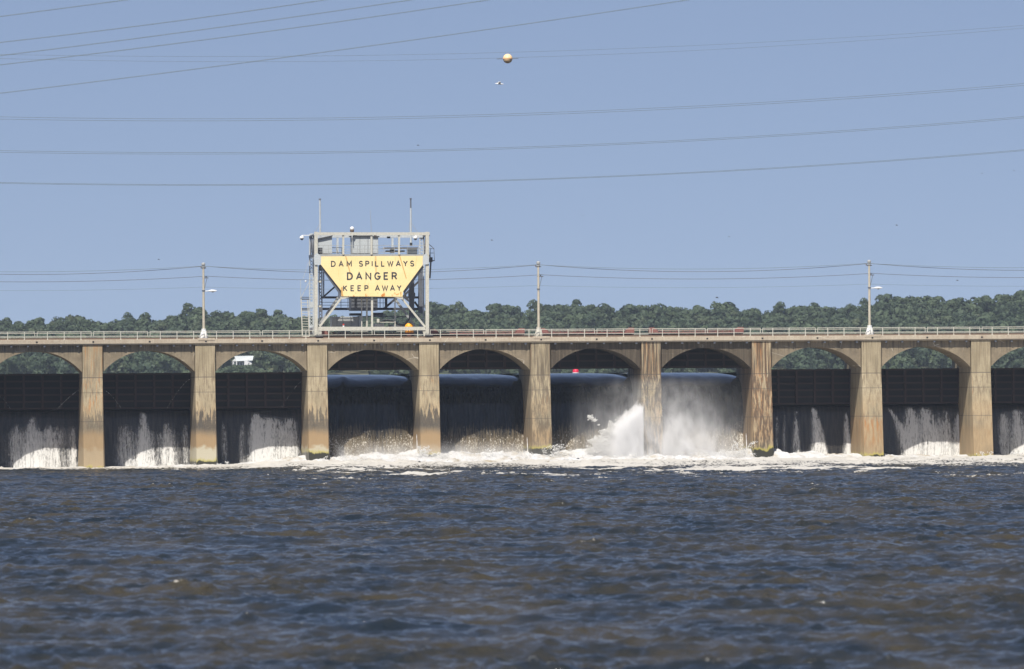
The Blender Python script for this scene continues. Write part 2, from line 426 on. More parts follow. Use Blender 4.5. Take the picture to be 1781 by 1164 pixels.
# ================================================================== lamp posts on the dam
def lamp_post(k, lum, label):
    x = B*k-.12; y = .55
    e = empty('lamp_post', (x, y, 16.2), label=label, cat='lamp post', group='tall poles carrying cables along the dam')
    MB().lathe(x, y, [(.52, 16.2), (.52, 16.5), (.46, 16.58), (.36, 16.95), (.27, 17.25), (.30, 17.27), (.30, 17.36), (.19, 17.38)], 8).build('base', M['white'] if k != 4 else M['cream'], e)
    MB().cyl((x, y, 17.3), (x, y, 25.0), .165, .12, 12).build('pole', M['wood'], e, smooth=False)
    t = MB(); t.cyl((x, y, 25.0), (x, y, 25.15), .2, .2); t.lathe(x, y, [(.1, 25.15), (.24, 25.3), (.24, 25.5), (.12, 25.62)]); t.build('top_insulator', M['grey'], e)
    a = MB(); a.bar((x-.3, y, 24.93), (x+.35, y, 24.93), .12, .14)
    a.bar((x, y-.1, 24.9), (x, y+1.1, 24.9), .1); a.bar((x+.3, y-.1, 23.72), (x+.3, y+1.2, 23.72), .1); a.bar((x-.15, y, 23.72), (x+.62, y, 23.72), .11, .12); a.bar((x+.05, y, 22.1), (x+.45, y, 23.7), .06)
    a.lathe(x, y, [(.2, 22.05), (.2, 22.2)]); a.build('crossarm', M['slate'], e)
    ins = MB()
    for ix, iy, iz in ((x-.22, y+.88, 24.95), (x+.28, y+1., 24.95), (x+.4, y+1., 23.77)):
        MB().cyl((ix, iy, iz), (ix, iy, iz+.17), .06).build('insulator', M['brown'], e)
    if lum:
        l = MB(); l.cyl((x+.15, y, 22.05), (x+.75, y, 22.1), .05, .05)
        l.build('lamp_arm', M['white'], e)
        h = MB(); n_ = 9; vs = []
        for i in range(n_):   # cobra-head body
            u = i/(n_-1); xx = x+.6+u*1.05; rr = .06+.19*math.sin(math.pi*min(1, u*1.02))**.7
            for j in range(10):
                tt = 2*math.pi*j/10; vs.append((xx, y+rr*.8*math.cos(tt), 22.1+rr*.62*math.sin(tt)))
        fs = [(i*10+j, i*10+(j+1) % 10, (i+1)*10+(j+1) % 10, (i+1)*10+j) for i in range(n_-1) for j in range(10)]+[tuple(range(10)), tuple(range(89, 79, -1))]
        h.add(vs, fs); h.build('lamp_head', M['white'], e, smooth=True)
        MB().ball((x+1.15, y, 22.0), .17, 10, .6).build('lens', M['slate'], e, smooth=True)
    return e
lamp_post(1, True, 'leftmost tall pole with a lamp arm, on the pier left of the crane')
lamp_post(4, False, 'tall pole without a lamp, on a cream flared base right of the crane')
lamp_post(7, True, 'rightmost tall pole with a lamp arm and white flared base')
def catenary(name, mt, pts, r, label, cat='cable', group=None, parent=None, n=24):
    """one mesh through supports, parabolic sag between them: pts = [(x,y,z)...], sag per span"""
    path = []
    for (a, b_, sag) in pts:
        a = Vector(a); b_ = Vector(b_)
        for i in range(n+1):
            u = i/n; p = a.lerp(b_, u); p.z -= sag*4*u*(1-u); path.append(p)
    q = [path[0]]+[p for a, p in zip(path, path[1:]) if (p-a).length > 1e-4]
    V = []; ns = 6
    for i, p in enumerate(q):
        dd = (q[min(i+1, len(q)-1)]-q[max(i-1, 0)]).normalized(); s_ = dd.cross(Vector((0, 0, 1))).normalized(); u_ = s_.cross(dd)
        for j in range(ns):
            t = 2*math.pi*j/ns; V.append(p+(s_*math.cos(t)+u_*math.sin(t))*r)
    F = [(i*ns+j, i*ns+(j+1) % ns, (i+1)*ns+(j+1) % ns, (i+1)*ns+j) for i in range(len(q)-1) for j in range(ns)]
    o = MB().add(V, F).build(name, mt, parent, smooth=True)
    return tag(o, label, cat, group)
for (dx, dz, dy, sag, r, lb) in ((.28, 25.2, .0, .95, .034, 'thick black cable strung along the tops of the dam poles'),
                          (-.22, 25.2, -.12, .62, .02, 'thin grey wire just above the thick cable along the pole tops'),
                          (.5, 23.95, 0, .62, .034, 'lower black cable strung along the crossarms of the dam poles'),
                          (.1, 22.6, .3, .35, .014, 'faintest and lowest wire strung along the dam poles')):
    sp_ = [((B*a+dx-.12, 1.55+dy, dz), (B*b_+dx-.12, 1.55+dy, dz), sag) for a, b_ in ((-2, 1), (1, 4), (4, 7), (7, 10))]
    catenary('power_cable', M['slate'] if r > .03 else M['cable'], sp_, r, lb, group='cables strung along the dam poles')

# ================================================================== GANTRY CRANE
cr = empty('gantry_crane', (35, 5, 16.3), label='cream steel gantry crane on the dam carrying a yellow danger sign', cat='crane')
def bars(name, mt, Y, lst, parent=cr, wy=None):
    mb = MB()
    for (x0, y0, x1, y1, w_) in lst:
        yy = Y
        a, b_ = at(x0, y0, yy), at(x1, y1, yy); mb.bar(a, b_, w_, wy or w_)
    return mb.build(name, mt, parent)
FY, RY = 1.0, 10.4
px = .0723
for x in (549.5, 743): 
    bars('front_post', M['cream'], FY, [(x, 403.5, x, 583.5, .42)], wy=.42)
bars('top_beam', M['cream'], FY-.02, [(546, 406.8, 747, 406.8, .36)], wy=.4)
bars('bottom_beam', M['cream'], FY-.02, [(553.2, 571.5, 739.5, 571.5, .42)], wy=.4)
for x in (597, 646, 694): bars('frame_post', M['cream'], FY, [(x, 409.3, x, 443, .24)])
bars('platform_beam', M['grey'], FY+.25, [(553, 444.6, 740, 444.6, .3)], wy=.5)
bars('centre_post', M['cream'], FY, [(647, 517, 647, 568.6, .24)])
for x, w_ in ((629, .13), (638, .2), (687, .13)): bars('hanger_post', M['cream'], FY+1.5, [(x, 516, x, 569, w_)])
bars('guard_rail', M['cream'], FY+1.4, [(650, 556, 687, 556, .08), (650, 560.6, 687, 560.6, .08)])
for l in ((594, 518, 556, 568), (698, 518, 739.5, 569)): bars('diagonal_brace', M['cream'], FY, [(*l, .24)])
for l in ((592, 512, 555, 566), (687, 520, 722, 568)): bars('diagonal_brace', M['grey'], FY+4.5, [(*l, .3)])
bars('foot', M['cream'], FY+.05, [(553, 572, 553, 584, .9), (739.5, 572, 742, 584, .75)], wy=.35)
MB().box(*[v for v in (at(545, 0, FY).x, at(557, 0, FY).x)], .55, 1.5, 16.3, 16.62).build('wheel_truck', M['dark'], cr)
MB().box(*[v for v in (at(735, 0, FY).x, at(748, 0, FY).x)], .55, 1.5, 16.3, 16.62).build('wheel_truck', M['dark'], cr)
# gusset plates
def plate(name, mt, Y, poly, th=.05, parent=cr):
    return MB().prism([(at(x, y, Y).x, at(x, y, Y).z) for x, y in poly], Y, Y+th).build(name, mt, parent)
plate('gusset', M['pale'], FY-.34, [(546.5, 444), (552, 440), (556, 444), (559.5, 447), (559.5, 459), (557, 461), (547.5, 461), (546.5, 457)], .08)
plate('gusset', M['pale'], FY-.34, [(735.5, 446), (741, 440), (746, 449), (746, 459.5), (736, 460.5)], .08)
plate('gusset', M['cream'], FY-.34, [(592, 516.4), (610, 516.4), (600, 519.5), (592, 521)], .08)
plate('gusset', M['cream'], FY-.34, [(682, 516.6), (701, 516.6), (701, 521), (696, 520)], .08)
# sign board
SY = .60
sg = plate('sign_board', M['sign'], SY, [(559, 446), (735.4, 445), (735.2, 460.8), (701.3, 506.8), (700, 516.3), (593.6, 515.6), (593.4, 505.6), (558.2, 460.6)], .14)
bars('sign_stiffener', M['slate'], FY+.15, [(560, 462, 592, 507, .55), (592, 505, 592, 519, .5), (735, 463, 702, 508, .4), (596, 517.3, 700, 517.8, .16)])
GL = {}
def arc(cx, cy, rx, ry, a0, a1, n=10): return [(cx+rx*math.cos(R(a0+(a1-a0)*i/n)), cy+ry*math.sin(R(a0+(a1-a0)*i/n))) for i in range(n+1)]
GL['D'] = (.78, [[(0, 0), (0, 1), (.3, 1)]+arc(.3, .5, .48, .5, 90, -90, 14)[1:]+[(0, 0), (0, .1)]])
GL['A'] = (.86, [[(0, 0), (.43, 1), (.86, 0)], [(.15, .32), (.71, .32)]])
GL['M'] = (.9, [[(0, 0), (0, 1), (.45, .3), (.9, 1), (.9, 0)]])
GL['S'] = (.68, [arc(.34, .74, .30, .26, 20, 180, 10)+arc(.34, .74, .32, .25, 180, 270, 5)[1:]+arc(.34, .245, .34, .245, 90, 0, 5)[1:]+arc(.34, .26, .34, .26, 0, -160, 10)[1:]])
GL['P'] = (.66, [[(0, 0), (0, 1), (.38, 1)]+arc(.38, .74, .28, .26, 90, -90, 10)[1:]+[(0, .48)]])
GL['I'] = (.0, [[(0, 0), (0, 1)]])
GL['L'] = (.6, [[(0, 1), (0, 0), (.6, 0)]])
GL['W'] = (1.15, [[(0, 1), (.3, 0), (.575, .9), (.85, 0), (1.15, 1)]])
GL['Y'] = (.8, [[(0, 1), (.4, .48), (.8, 1)], [(.4, .5), (.4, 0)]])
GL['N'] = (.76, [[(0, 0), (0, 1), (.76, 0), (.76, 1)]])
GL['G'] = (.82, [arc(.42, .5, .42, .5, 42, 360-8, 20)[0:]+[(.42, .45)]])
GL['E'] = (.62, [[(.62, 1), (0, 1), (0, 0), (.62, 0)], [(0, .52), (.52, .52)]])
GL['R'] = (.7, [[(0, 0), (0, 1), (.38, 1)]+arc(.38, .75, .28, .25, 90, -90, 10)[1:]+[(0, .5)], [(.36, .5), (.7, 0)]])
GL['K'] = (.72, [[(0, 0), (0, 1)], [(.66, 1), (0, .42)], [(.2, .6), (.72, 0)]])
def stroke(mb, pts, wd, y0, y1):
    n_ = len(pts); L = []; Rr = []
    for i, p in enumerate(pts):
        a = Vector(pts[max(i-1, 0)]); b_ = Vector(pts[min(i+1, n_-1)]); p = Vector(p)
        d1 = (p-a).normalized() if i else (b_-p).normalized(); d2 = (b_-p).normalized() if i < n_-1 else d1
        t = (d1+d2); t = t.normalized() if t.length > 1e-3 else d1
        nn = Vector((-t.y, t.x)); k_ = 1/max(.42, nn.dot(Vector((-d1.y, d1.x))))
        e = Vector((0, 0))
        L.append(p+nn*wd/2*k_+e); Rr.append(p-nn*wd/2*k_+e)
    vs = [(v.x, y, v.y) for y in (y0, y1) for s_ in (L, Rr) for v in s_]
    fs = []
    for i in range(n_-1):
        fs += [(i, i+1, n_+i+1, n_+i), (2*n_+i+1, 2*n_+i, 3*n_+i, 3*n_+i+1), (i+1, i, 2*n_+i, 2*n_+i+1), (n_+i, n_+i+1, 3*n_+i+1, 3*n_+i)]
    fs += [(0, n_, 3*n_, 2*n_), (n_-1, 3*n_-1, 4*n_-1, 2*n_-1)]
    mb.add(vs, fs)
def word(mb, txt, x0, x1, yt, yb, wd):
    A = at(x0, yb, SY); Bq = at(x1, yt, SY); h = Bq.z-A.z; W_ = Bq.x-A.x
    tot = sum(GL[c][0] for c in txt)*h*.95; gap = (W_-tot)/(len(txt)-1); x = A.x; k = 0
    slope = (at(x1, yb, SY).z-A.z)/W_ if False else 0
    for c in txt:
        for st in GL[c][1]:
            k += 1; o_ = .0012*(k % 3)
            stroke(mb, [(x+u*h*.95, A.z+v*h) for u, v in st], wd, SY-.022-o_, SY-.002)
        x += GL[c][0]*h*.95+gap
for t, a, b_, yt, yb, wd in (('DAM', 576.5, 611, 454.6, 463.4, .124), ('SPILLWAYS', 625, 719.5, 454.2, 463.1, .124), ('DANGER', 604.5, 689.5, 474.6, 486.0, .17),
                          ('KEEP', 597.5, 640, 497.0, 505.8, .124), ('AWAY', 653, 697.5, 496.7, 505.5, .124)):
    mb = MB(); word(mb, t, a, b_, yt, yb, wd); mb.build('lettering', M['letter'], sg)
# rear frame: lattice columns at the back, side trusses
def lattice(Y, pxc, wpx, y0, y1, mt, step=5.5, solid_top=None):
    mb = MB(); xl, xr = pxc-wpx/2, pxc+wpx/2
    mb.bar(at(xl, y0, Y), at(xl, y1, Y), .13); mb.bar(at(xr, y0, Y), at(xr, y1, Y), .13)
    y = y0; s_ = 1
    while y+step < y1:
        mb.bar(at(xl, y, Y-.02*s_), at(xr, y+step, Y-.02*s_), .07, .03); mb.bar(at(xr, y, Y+.05), at(xl, y+step, Y+.05), .07, .03); y += step; s_ = -s_
    for q in (y0+3, (y0*.3+y1*.7), y1-8):
        a = at(xl, q, Y); b_ = at(xr, q, Y); mb.box(a.x, b_.x, Y-.05, Y+.03, a.z-.35, a.z+.35)
    return mb.build('rear_lattice_post', mt, cr)
lattice(RY, 541.8, 6.6, 408, 583, M['pale']); lattice(RY, 733.5, 6.8, 408, 581, M['pale'])
lattice(RY-2.6, 557.5, 5, 462, 570, M['slate'])
bars('rear_post', M['slate'], RY-1.2, [(731.3, 460, 731.3, 545, .55)])
plate('rear_gusset', M['pale'], RY-.2, [(729, 569), (735, 562), (739, 570), (737, 582), (732, 582)], .1)
plate('rear_gusset', M['pale'], RY-.2, [(538, 566), (545, 566), (545.5, 582), (539, 582)], .1)
bars('rear_top_beam', M['pale'], RY, [(538, 411.5, 737, 411.5, .3)])
for x in (587, 682.5): bars('rear_frame_post', M['pale'], RY, [(x, 413, x, 441, .26)])
# top side beams running front to back
for (xf, xr_) in ((547, 539), (746, 736.5)):
    mb = MB(); mb.bar(at(xf, 409, FY), at(xr_, 411, RY), .22); mb.bar(at(xf, 445, FY+.3), at(xr_, 446, RY), .3)
    MB().bar(at(xf, 572, FY+.3), at(xr_, 573, RY), .36).build('side_sill', M['grey'], cr)
    for q in range(5):
        u0, u1 = q/5, (q+1)/5
        f0 = (xf+(xr_-xf)*u0, FY+(RY-FY)*u0); f1 = (xf+(xr_-xf)*u1, FY+(RY-FY)*u1)
        a, b_ = (411, 443) if q % 2 else (443, 411)
        mb.bar(at(f0[0], a, f0[1]), at(f1[0], b_, f1[1]), .12)
    mb.build('side_truss', M['slate'], cr)
bars('lower_truss', M['dark'], RY-1, [(558, 517.5, 728, 517.5, .28), (560, 537.5, 728, 537.5, .3), (563, 516, 588, 494, .2), (668, 537, 690, 518, .26), (700, 517, 728, 490, .25),
     (703, 517, 712, 524, .25), (721, 525, 729, 536, .25), (563, 470, 563, 517, .14), (701, 500, 706, 517, .2)])
bars('lower_handrail', M['dark'], RY-1, [(560, 526, 612, 526, .06), (560, 531, 612, 531, .06), (593, 520, 593, 537, .07), (605, 520, 605, 537, .06), (610, 520, 610, 537, .06),
     (661, 519, 661, 536, .08), (666.5, 519, 666.5, 536, .05), (657, 527, 672, 527, .06), (671.5, 518, 671.5, 537, .3)])
bars('cross_tie', M['slate'], RY-1, [(630, 551, 712, 551, .13)])
# hoist block column on the right
bars('hoist_column', M['slate'], RY-3, [(716, 470, 716, 553, .62)], wy=.5)
plate('hoist_block', M['slate'], RY-3.3, [(712, 507), (720, 507), (722.5, 511), (722, 519), (717, 524), (711, 519), (710.5, 511)], .5)
# motor room hung in the middle, with hoods
def boxp(name, mt, x0, x1, y0, y1, Ya, Yb, parent=cr, bevel=.03):
    a = at(x0, y0, Ya); b_ = at(x1, y1, Ya)
    return MB().box(a.x, b_.x, Ya, Yb, b_.z, a.z).build(name, mt, parent, bevel=bevel)
boxp('motor_room', M['slate'], 611, 657, 517, 540, 5.5, 9)
# power unit at deck level
mu = boxp('power_unit', M['grey'], 577, 624, 551, 571, 6.5, 9)
pl = MB()
for x in (586, 596.5, 611): a = at(x, 552, 6.48); b_ = at(x, 571, 6.48); pl.bar(a, b_, .03)
pl.build('panel_seams', M['slate'], mu)
boxp('power_unit_end', M['pale'], 624.6, 631, 549.5, 570, 6.3, 9)
boxp('hopper', M['dark'], 609, 629, 545, 549, 7, 8.5); boxp('hopper', M['dark'], 647, 667, 544, 549.5, 7, 8.5)
boxp('junction_box', M['cream'], 655.5, 660, 555, 561.5, 2, 2.2)
boxp('deck_plinth', M['pale'], 652, 668, 563, 570, 4, 6); boxp('deck_plinth', M['pale'], 684, 700, 566, 570, 4, 6)
mb = MB(); mb.tube([at(x, y, 3.5) for x, y in ((660, 562), (672, 557), (685, 560), (695, 565), (703, 566), (712, 555), (713, 545))], .09); mb.build('feed_hose', M['dark'], cr)
# upper houses
ch = boxp('control_house', M['pale'], 613, 646.5, 411.5, 441, 3, 6)
a = at(611, 409.8, 2.8); b_ = at(648, 411.2, 2.8); MB().box(a.x, b_.x, 2.8, 6.2, b_.z, a.z).build('roof', M['dark'], ch)
mb = MB()
for x in (626, 640): mb.bar(at(x, 413, 2.985), at(x, 441, 2.985), .04)
mb.build('door_seams', M['slate'], ch)
c2 = boxp('control_house', M['pale'], 648.5, 658, 412.5, 441, 2.9, 6)
a = at(648.2, 410.7, 2.7); b_ = at(660, 412.2, 2.7); MB().box(a.x, b_.x, 2.7, 6.2, b_.z, a.z).build('roof', M['dark'], c2)
lc = plate('lean_to_cabin', M['pale'], 3.0, [(553.5, 415.5), (577.5, 410.5), (577.5, 441), (553.5, 441)], 4)
MB().prism([(at(x, y, 2.8).x, at(x, y, 2.8).z) for x, y in ((551, 415.2), (578.5, 409.4), (578.5, 410.8), (551, 416.6))], 2.75, 7.2).build('roof', M['dark'], lc)
boxp('winch_drum', M['dark'], 554, 561, 431, 442, 1.6, 2.4); boxp('roof_vent', M['brown'], 651, 655, 405, 411, 3.5, 4.2); boxp('roof_unit', M['slate'], 616, 621, 404.5, 410, 3.2, 4.4)
boxp('winch_cover', M['white'], 669, 727.5, 430.2, 432, 1.8, 4.5); boxp('winch_cabinet', M['pale'], 710, 726, 432.5, 442, 2.6, 4.5)
boxp('winch_gear', M['grey'], 680, 686, 433.5, 440, 2.6, 4.); boxp('winch_gear', M['dark'], 671, 704, 435.8, 438, 2.6, 3.2)
boxp('floodlight', M['black'], 673.5, 679, 411.5, 414.6, 1.2, 1.7, bevel=.02)
hl = [(553, 427, 743, 427, .055), (553, 433.4, 743, 433.4, .055), (553, 438.6, 743, 438.6, .05)]
bars('top_handrail', M['grey'], FY+.35, hl+[(x, 427, x, 443, .05) for x in (562, 571, 585, 612, 622, 634, 657, 668, 686, 709, 728)])
bars('inner_handrail', M['dark'], FY+3.6, [(576, 431, 595, 431, .07), (577, 430, 577, 442, .07), (594.5, 431, 594.5, 442, .07), (577, 440, 595, 440, .08), (585, 431, 588, 442, .06), (660, 433, 733, 433, .05), (657, 436, 657, 442, .1)])
# masts
MB().cyl(at(557, 412, 3), at(556.4, 347, 3), .115, .10).build('mast', M['pale'], cr)
MB().cyl(at(556.4, 347.2, 3), at(556.4, 345.6, 3), .17, .14).build('mast_cap', M['slate'], cr)
MB().cyl(at(714.8, 425, 3), at(714.4, 362, 3), .115, .105).build('mast', M['pale'], cr)
MB().cyl(at(714.4, 362, 3), at(714.3, 345.8, 3), .10, .085).cyl(at(714.3, 347, 3), at(714.3, 344.8, 3), .14).build('mast_tip', M['slate'], cr)
MB().cyl(at(714.9, 428, 3), at(714.9, 422.5, 3), .17).build('mast_base', M['black'], cr)
MB().cyl(at(646, 405, 4), at(643.6, 364, 4), .03, .018).build('whip_antenna', M['grey'], cr)
for a_, b_ in (((556, 390), (546, 407)), ((715.5, 388), (726, 404)), ((712.2, 387), (711.6, 409))):
    MB().tube([at(*a_, 3), at(*b_, 3)], .022).build('guy_wire', M['grey'], cr)
# cameras and lights
def dome(x, y, Y, arm):
    c = at(x, y, Y); mb = MB(); mb.lathe(c.x, c.y, [(.05, c.z+.32), (.27, c.z+.2), (.3, c.z), (.22, c.z-.02)], 12)
    if arm: mb.bar((c.x, c.y, c.z+.36), (c.x+arm, c.y, c.z+.38), .09)
    o = mb.build('dome_camera', M['white'], cr)
    MB().ball((c.x, c.y, c.z-.05), .21, 10).build('dome', M['slate'], o, smooth=True)
dome(525, 414.5, 8, 1.1); dome(722.5, 414.6, 3, .5)
c = at(612.3, 399.5, 2.5); o_ = MB().cyl((c.x, c.y, c.z-1.4), (c.x, c.y, c.z-.2), .06).ball((c.x, c.y, c.z+.12), .27, 12).build('mast_light', M['white'], cr, smooth=True)
MB().lathe(c.x, c.y, [(.22, c.z-.3), (.27, c.z-.12), (.25, c.z-.02)], 12).build('light_base', M['brown'], o_)
c = at(597.5, 566.5, .9); o_ = MB().cyl((c.x, c.y, c.z-.35), (c.x, c.y, c.z), .11).build('warning_beacon', M['white'], cr); MB().ball((c.x, c.y, c.z+.1), .13, 8).build('beacon_lens', M['lens'], o_)
c = at(531.6, 489.5, 5); MB().ball(c, .12, 8).build('side_light', M['white'], cr); 
# side ladder tower at left
bars('stair_tower', M['cream'], 3, [(523.4, 517, 526, 586, .13), (535, 522, 538, 585, .11), (526, 585, 538, 585, .13), (523, 487, 523, 517, .04), (524, 517, 537, 492, .05), (537, 455, 527, 485, .03)]+
     [(525, y, 537, y+.3, .06) for y in (526.5, 532, 541, 545.5, 550, 554.5, 559, 563.5, 568, 572.5)])
bars('stair_platform', M['dark'], 3.2, [(523, 517.2, 538, 517.2, .09), (523, 520.5, 538, 520.5, .14), (524.5, 537, 538, 537, .12), (524.5, 539.3, 538, 539.3, .12)])
# side platform at the right
bars('side_platform', M['slate'], 3, [(746, 425, 754.8, 432.5, .08), (747, 432.8, 755, 432.8, .07), (747, 440.3, 755, 440.3, .07), (748.5, 433, 748.5, 452, .06), (754.8, 432, 755.5, 453.6, .06), (747, 453.6, 756, 453.6, .12)])
boxp('side_winch', M['dark'], 746.8, 752.5, 447.5, 456, 2.5, 3.5); bars('drop_hose', M['dark'], 2.8, [(749.3, 456, 747.6, 484.5, .18)])
bars('post_brackets', M['cream'], FY+.3, [(553, 490, 558.5, 490, .2), (553, 533, 558.5, 533, .2)])
# orange float drum behind the beam
c = at(711.8, 570.2, 2.6); od = empty('warning_drum', (c.x, c.y, 16.3), label='orange round drum behind the crane bottom beam', cat='drum')
V_ = MB(); V_.ball((c.x, c.y, c.z+.05), .56, 16); V_.lathe(c.x, c.y, [(.52, c.z-.62), (.54, c.z-.3), (.5, c.z-.2)], 16); V_.build('drum_body', M['orange'], od, smooth=True)
b2 = MB()
for q in range(10):
    t = 2*math.pi*q/10; b2.box(c.x+.53*math.cos(t)-.06, c.x+.53*math.cos(t)+.06, c.y+.53*math.sin(t)-.06, c.y+.53*math.sin(t)+.06, c.z-.42, c.z-.32)
b2.build('drum_clips', M['brown'], od); MB().lathe(c.x, c.y, [(.36, c.z-.95), (.3, c.z-.6)], 12).lathe(c.x, c.y, [(.2, 16.1), (.2, c.z-.95)], 8).build('drum_stand', M['red'], od)

# ================================================================== overhead river cables, marker ball, birds
def span(name, P3, Y, r, label, group, extra=(0, 0)):
    """cable surveyed through photo points P3 at plane Y: quadratic z(x)"""
    W_ = [at(x, y, Y) for x, y in P3]; co = np.polyfit([p.x for p in W_], [p.z for p in W_], min(2, len(P3)-1))
    xs = np.linspace(W_[0].x-extra[0], W_[-1].x+extra[1], 60)
    pts = [((a, Y, float(np.polyval(co, a))), (b_, Y, float(np.polyval(co, b_))), 0) for a, b_ in zip(xs, xs[1:])]
    return catenary(name, M['cable'], pts, r, label, 'cable', group, n=1)
near = [([(0, 29), (220, 0)], 'steepest near cable crossing the upper left corner of the sky'),
        ([(0, 74), (290, 39), (565, 0)], 'second near cable down from the upper left corner'),
        ([(0, 97), (350, 52), (715, 0)], 'third near cable down from the upper left corner'),
        ([(0, 113), (420, 61), (850, 0)], 'fourth near cable down from the upper left corner'),
        ([(0, 162.5), (500, 99), (900, 44.5), (1195, 0)], 'lowest and longest of the near cables rising across the sky')]
for i, (p, lb) in enumerate(near): span('transmission_cable', p, -440+i*6, .019, lb, 'near cables rising to the right', (12, 25))
far = [([(0, 95), (450, 98), (880, 91), (1331, 74), (1781, 44)], .016, 'faint high wire just above the orange marker ball'),
       ([(0, 102), (450, 107), (883, 102), (1350, 79), (1781, 49.5)], .016, 'faint wire that carries the orange marker ball'),
       ([(0, 203), (400, 207), (900, 199), (1330, 176), (1781, 146)], .024, 'upper wire of the pair below the marker ball'),
       ([(0, 207), (400, 210.5), (900, 202.5), (1330, 179), (1781, 149.5)], .024, 'lower wire of the pair below the marker ball'),
       ([(0, 262), (440, 265), (900, 257), (1330, 235), (1781, 203)], .024, 'upper wire of the second pair above the crane masts'),
       ([(0, 265), (440, 267.5), (900, 259.5), (1330, 237.5), (1781, 205.5)], .024, 'lower wire of the second pair above the crane masts'),
       ([(0, 317.5), (400, 320.7), (900, 313), (1330, 292.5), (1781, 260.5)], .024, 'upper wire of the lowest pair just over the crane masts'),
       ([(0, 319.2), (400, 322), (900, 314.6), (1330, 294), (1781, 262.3)], .024, 'lower wire of the lowest pair just over the crane masts')]
for i, (p, r, lb) in enumerate(far): span('transmission_cable', p, -180+(0 if i < 2 else .3*i), r*.7, lb, 'far sagging cables across the sky', (40, 40))
bc = at(883, 102.2, -180); ball = empty('marker_ball', bc, label='pale orange aerial marker ball hanging on the high wire', cat='marker ball')
mo = G('marker_orange'); mo.set(Base_Color=(.95, .62, .33), Roughness=.45)
mu_, ml = MB(), MB(); N_ = 24
def half(mb, s_):
    prof = [(.46*math.cos(R(a)), bc.z+s_*.46*math.sin(R(a))) for a in range(0, 91, 9)]; prof[-1] = (.002, prof[-1][1])
    mb.lathe(bc.x, bc.y, prof if s_ > 0 else prof[::-1], 28)
half(mu_, 1); half(ml, -1)
ou = mu_.build('upper_shell', mo.m, ball, smooth=True); ol = ml.build('lower_shell', mo.m, ball, smooth=True)
MB().lathe(bc.x, bc.y, [(.49, bc.z-.02), (.49, bc.z+.02)], 28).build('flange', mo.m, ball)
def rod(a, b_): return MB().cyl(a, b_, .028)
MB().cyl((bc.x-1.05, bc.y, bc.z-.03), (bc.x-.45, bc.y, bc.z), .03).cyl((bc.x+.45, bc.y, bc.z), (bc.x+1.05, bc.y, bc.z+.04), .03).build('cable_grips', M['slate'], ball)
def bird(x, y, Y, s_, mt, label, cat='bird'):
    c = at(x, y, Y); mb = MB(); vs = []; prof = [(-.5, .01), (-.36, .05), (-.1, .09), (.18, .08), (.34, .055), (.42, .05), (.5, .01)]
    for i, (u, r) in enumerate(prof):
        for j in range(8):
            t = 2*math.pi*j/8; vs.append((c.x+u*s_, c.y+r*s_*math.cos(t), c.z+r*s_*math.sin(t)-.08*s_*u))
    fs = [(i*8+j, i*8+(j+1) % 8, (i+1)*8+(j+1) % 8, (i+1)*8+j) for i in range(len(prof)-1) for j in range(8)]+[tuple(range(8)), tuple(range(55, 47, -1))]
    mb.add(vs, fs)
    for sd in (-1, 1):
        w_ = [(.16, .05, .02), (-.16, .05, .02), (-.12, .5, .22), (.1, .5, .24), (-.26, 1.05, .12)]
        top = [(c.x+a*s_, c.y+sd*b_*s_*.7+sd*.1*s_*0, c.z+h*s_+.012*s_) for a, b_, h in w_]; bot = [(x_, y_, z_-.02*s_) for x_, y_, z_ in top]
        mb.add(top+bot, [(0, 1, 2, 3), (3, 2, 4), (5, 8, 7, 6), (8, 9, 7), (0, 3, 8, 5), (3, 4, 9, 8), (1, 6, 7, 2), (2, 7, 9, 4)])
    o = mb.build('bird', mt, None); return tag(o, label, cat, 'birds in flight over the dam')
bird(868.6, 146, -60, 1.0, M['white'], 'white gull gliding just below the orange marker ball')
for x, y, Y, s_, lb in ((727, 253, -20, .5, 'dark bird high in the sky above the crane masts'), (855.5, 418, -20, .5, 'small dark bird level with the crane top, between crane and middle pole'),
                  (1013, 375, -20, .35, 'tiny dark bird in open sky right of the middle pole'), (1559.5, 392, -20, .5, 'dark bird high above the rightmost pole'),
                  (1268, 412, -20, .35, 'tiny dark bird in the sky left of the rightmost pole'), (276, 451.5, -20, .45, 'dark bird just above the cables left of the crane'),
                  (1708, 302, -20, .35, 'dark bird at the far right under the lowest wires'), (1763.5, 297, -20, .35, 'dark bird nearest the right edge of the sky'),
                  (1247, 518, 30, .7, 'dark bird flying close above the tree line'), (1665, 488, 10, .5, 'small dark bird low over the right hand trees'),
                  (890, 799, -6, .6, 'dark bird skimming the foam below the third open bay'), (1005.5, 798, -8, .7, 'dark bird skimming the foam near the big splash')):
    bird(x, y, Y, s_*.75, M['slate'], lb)

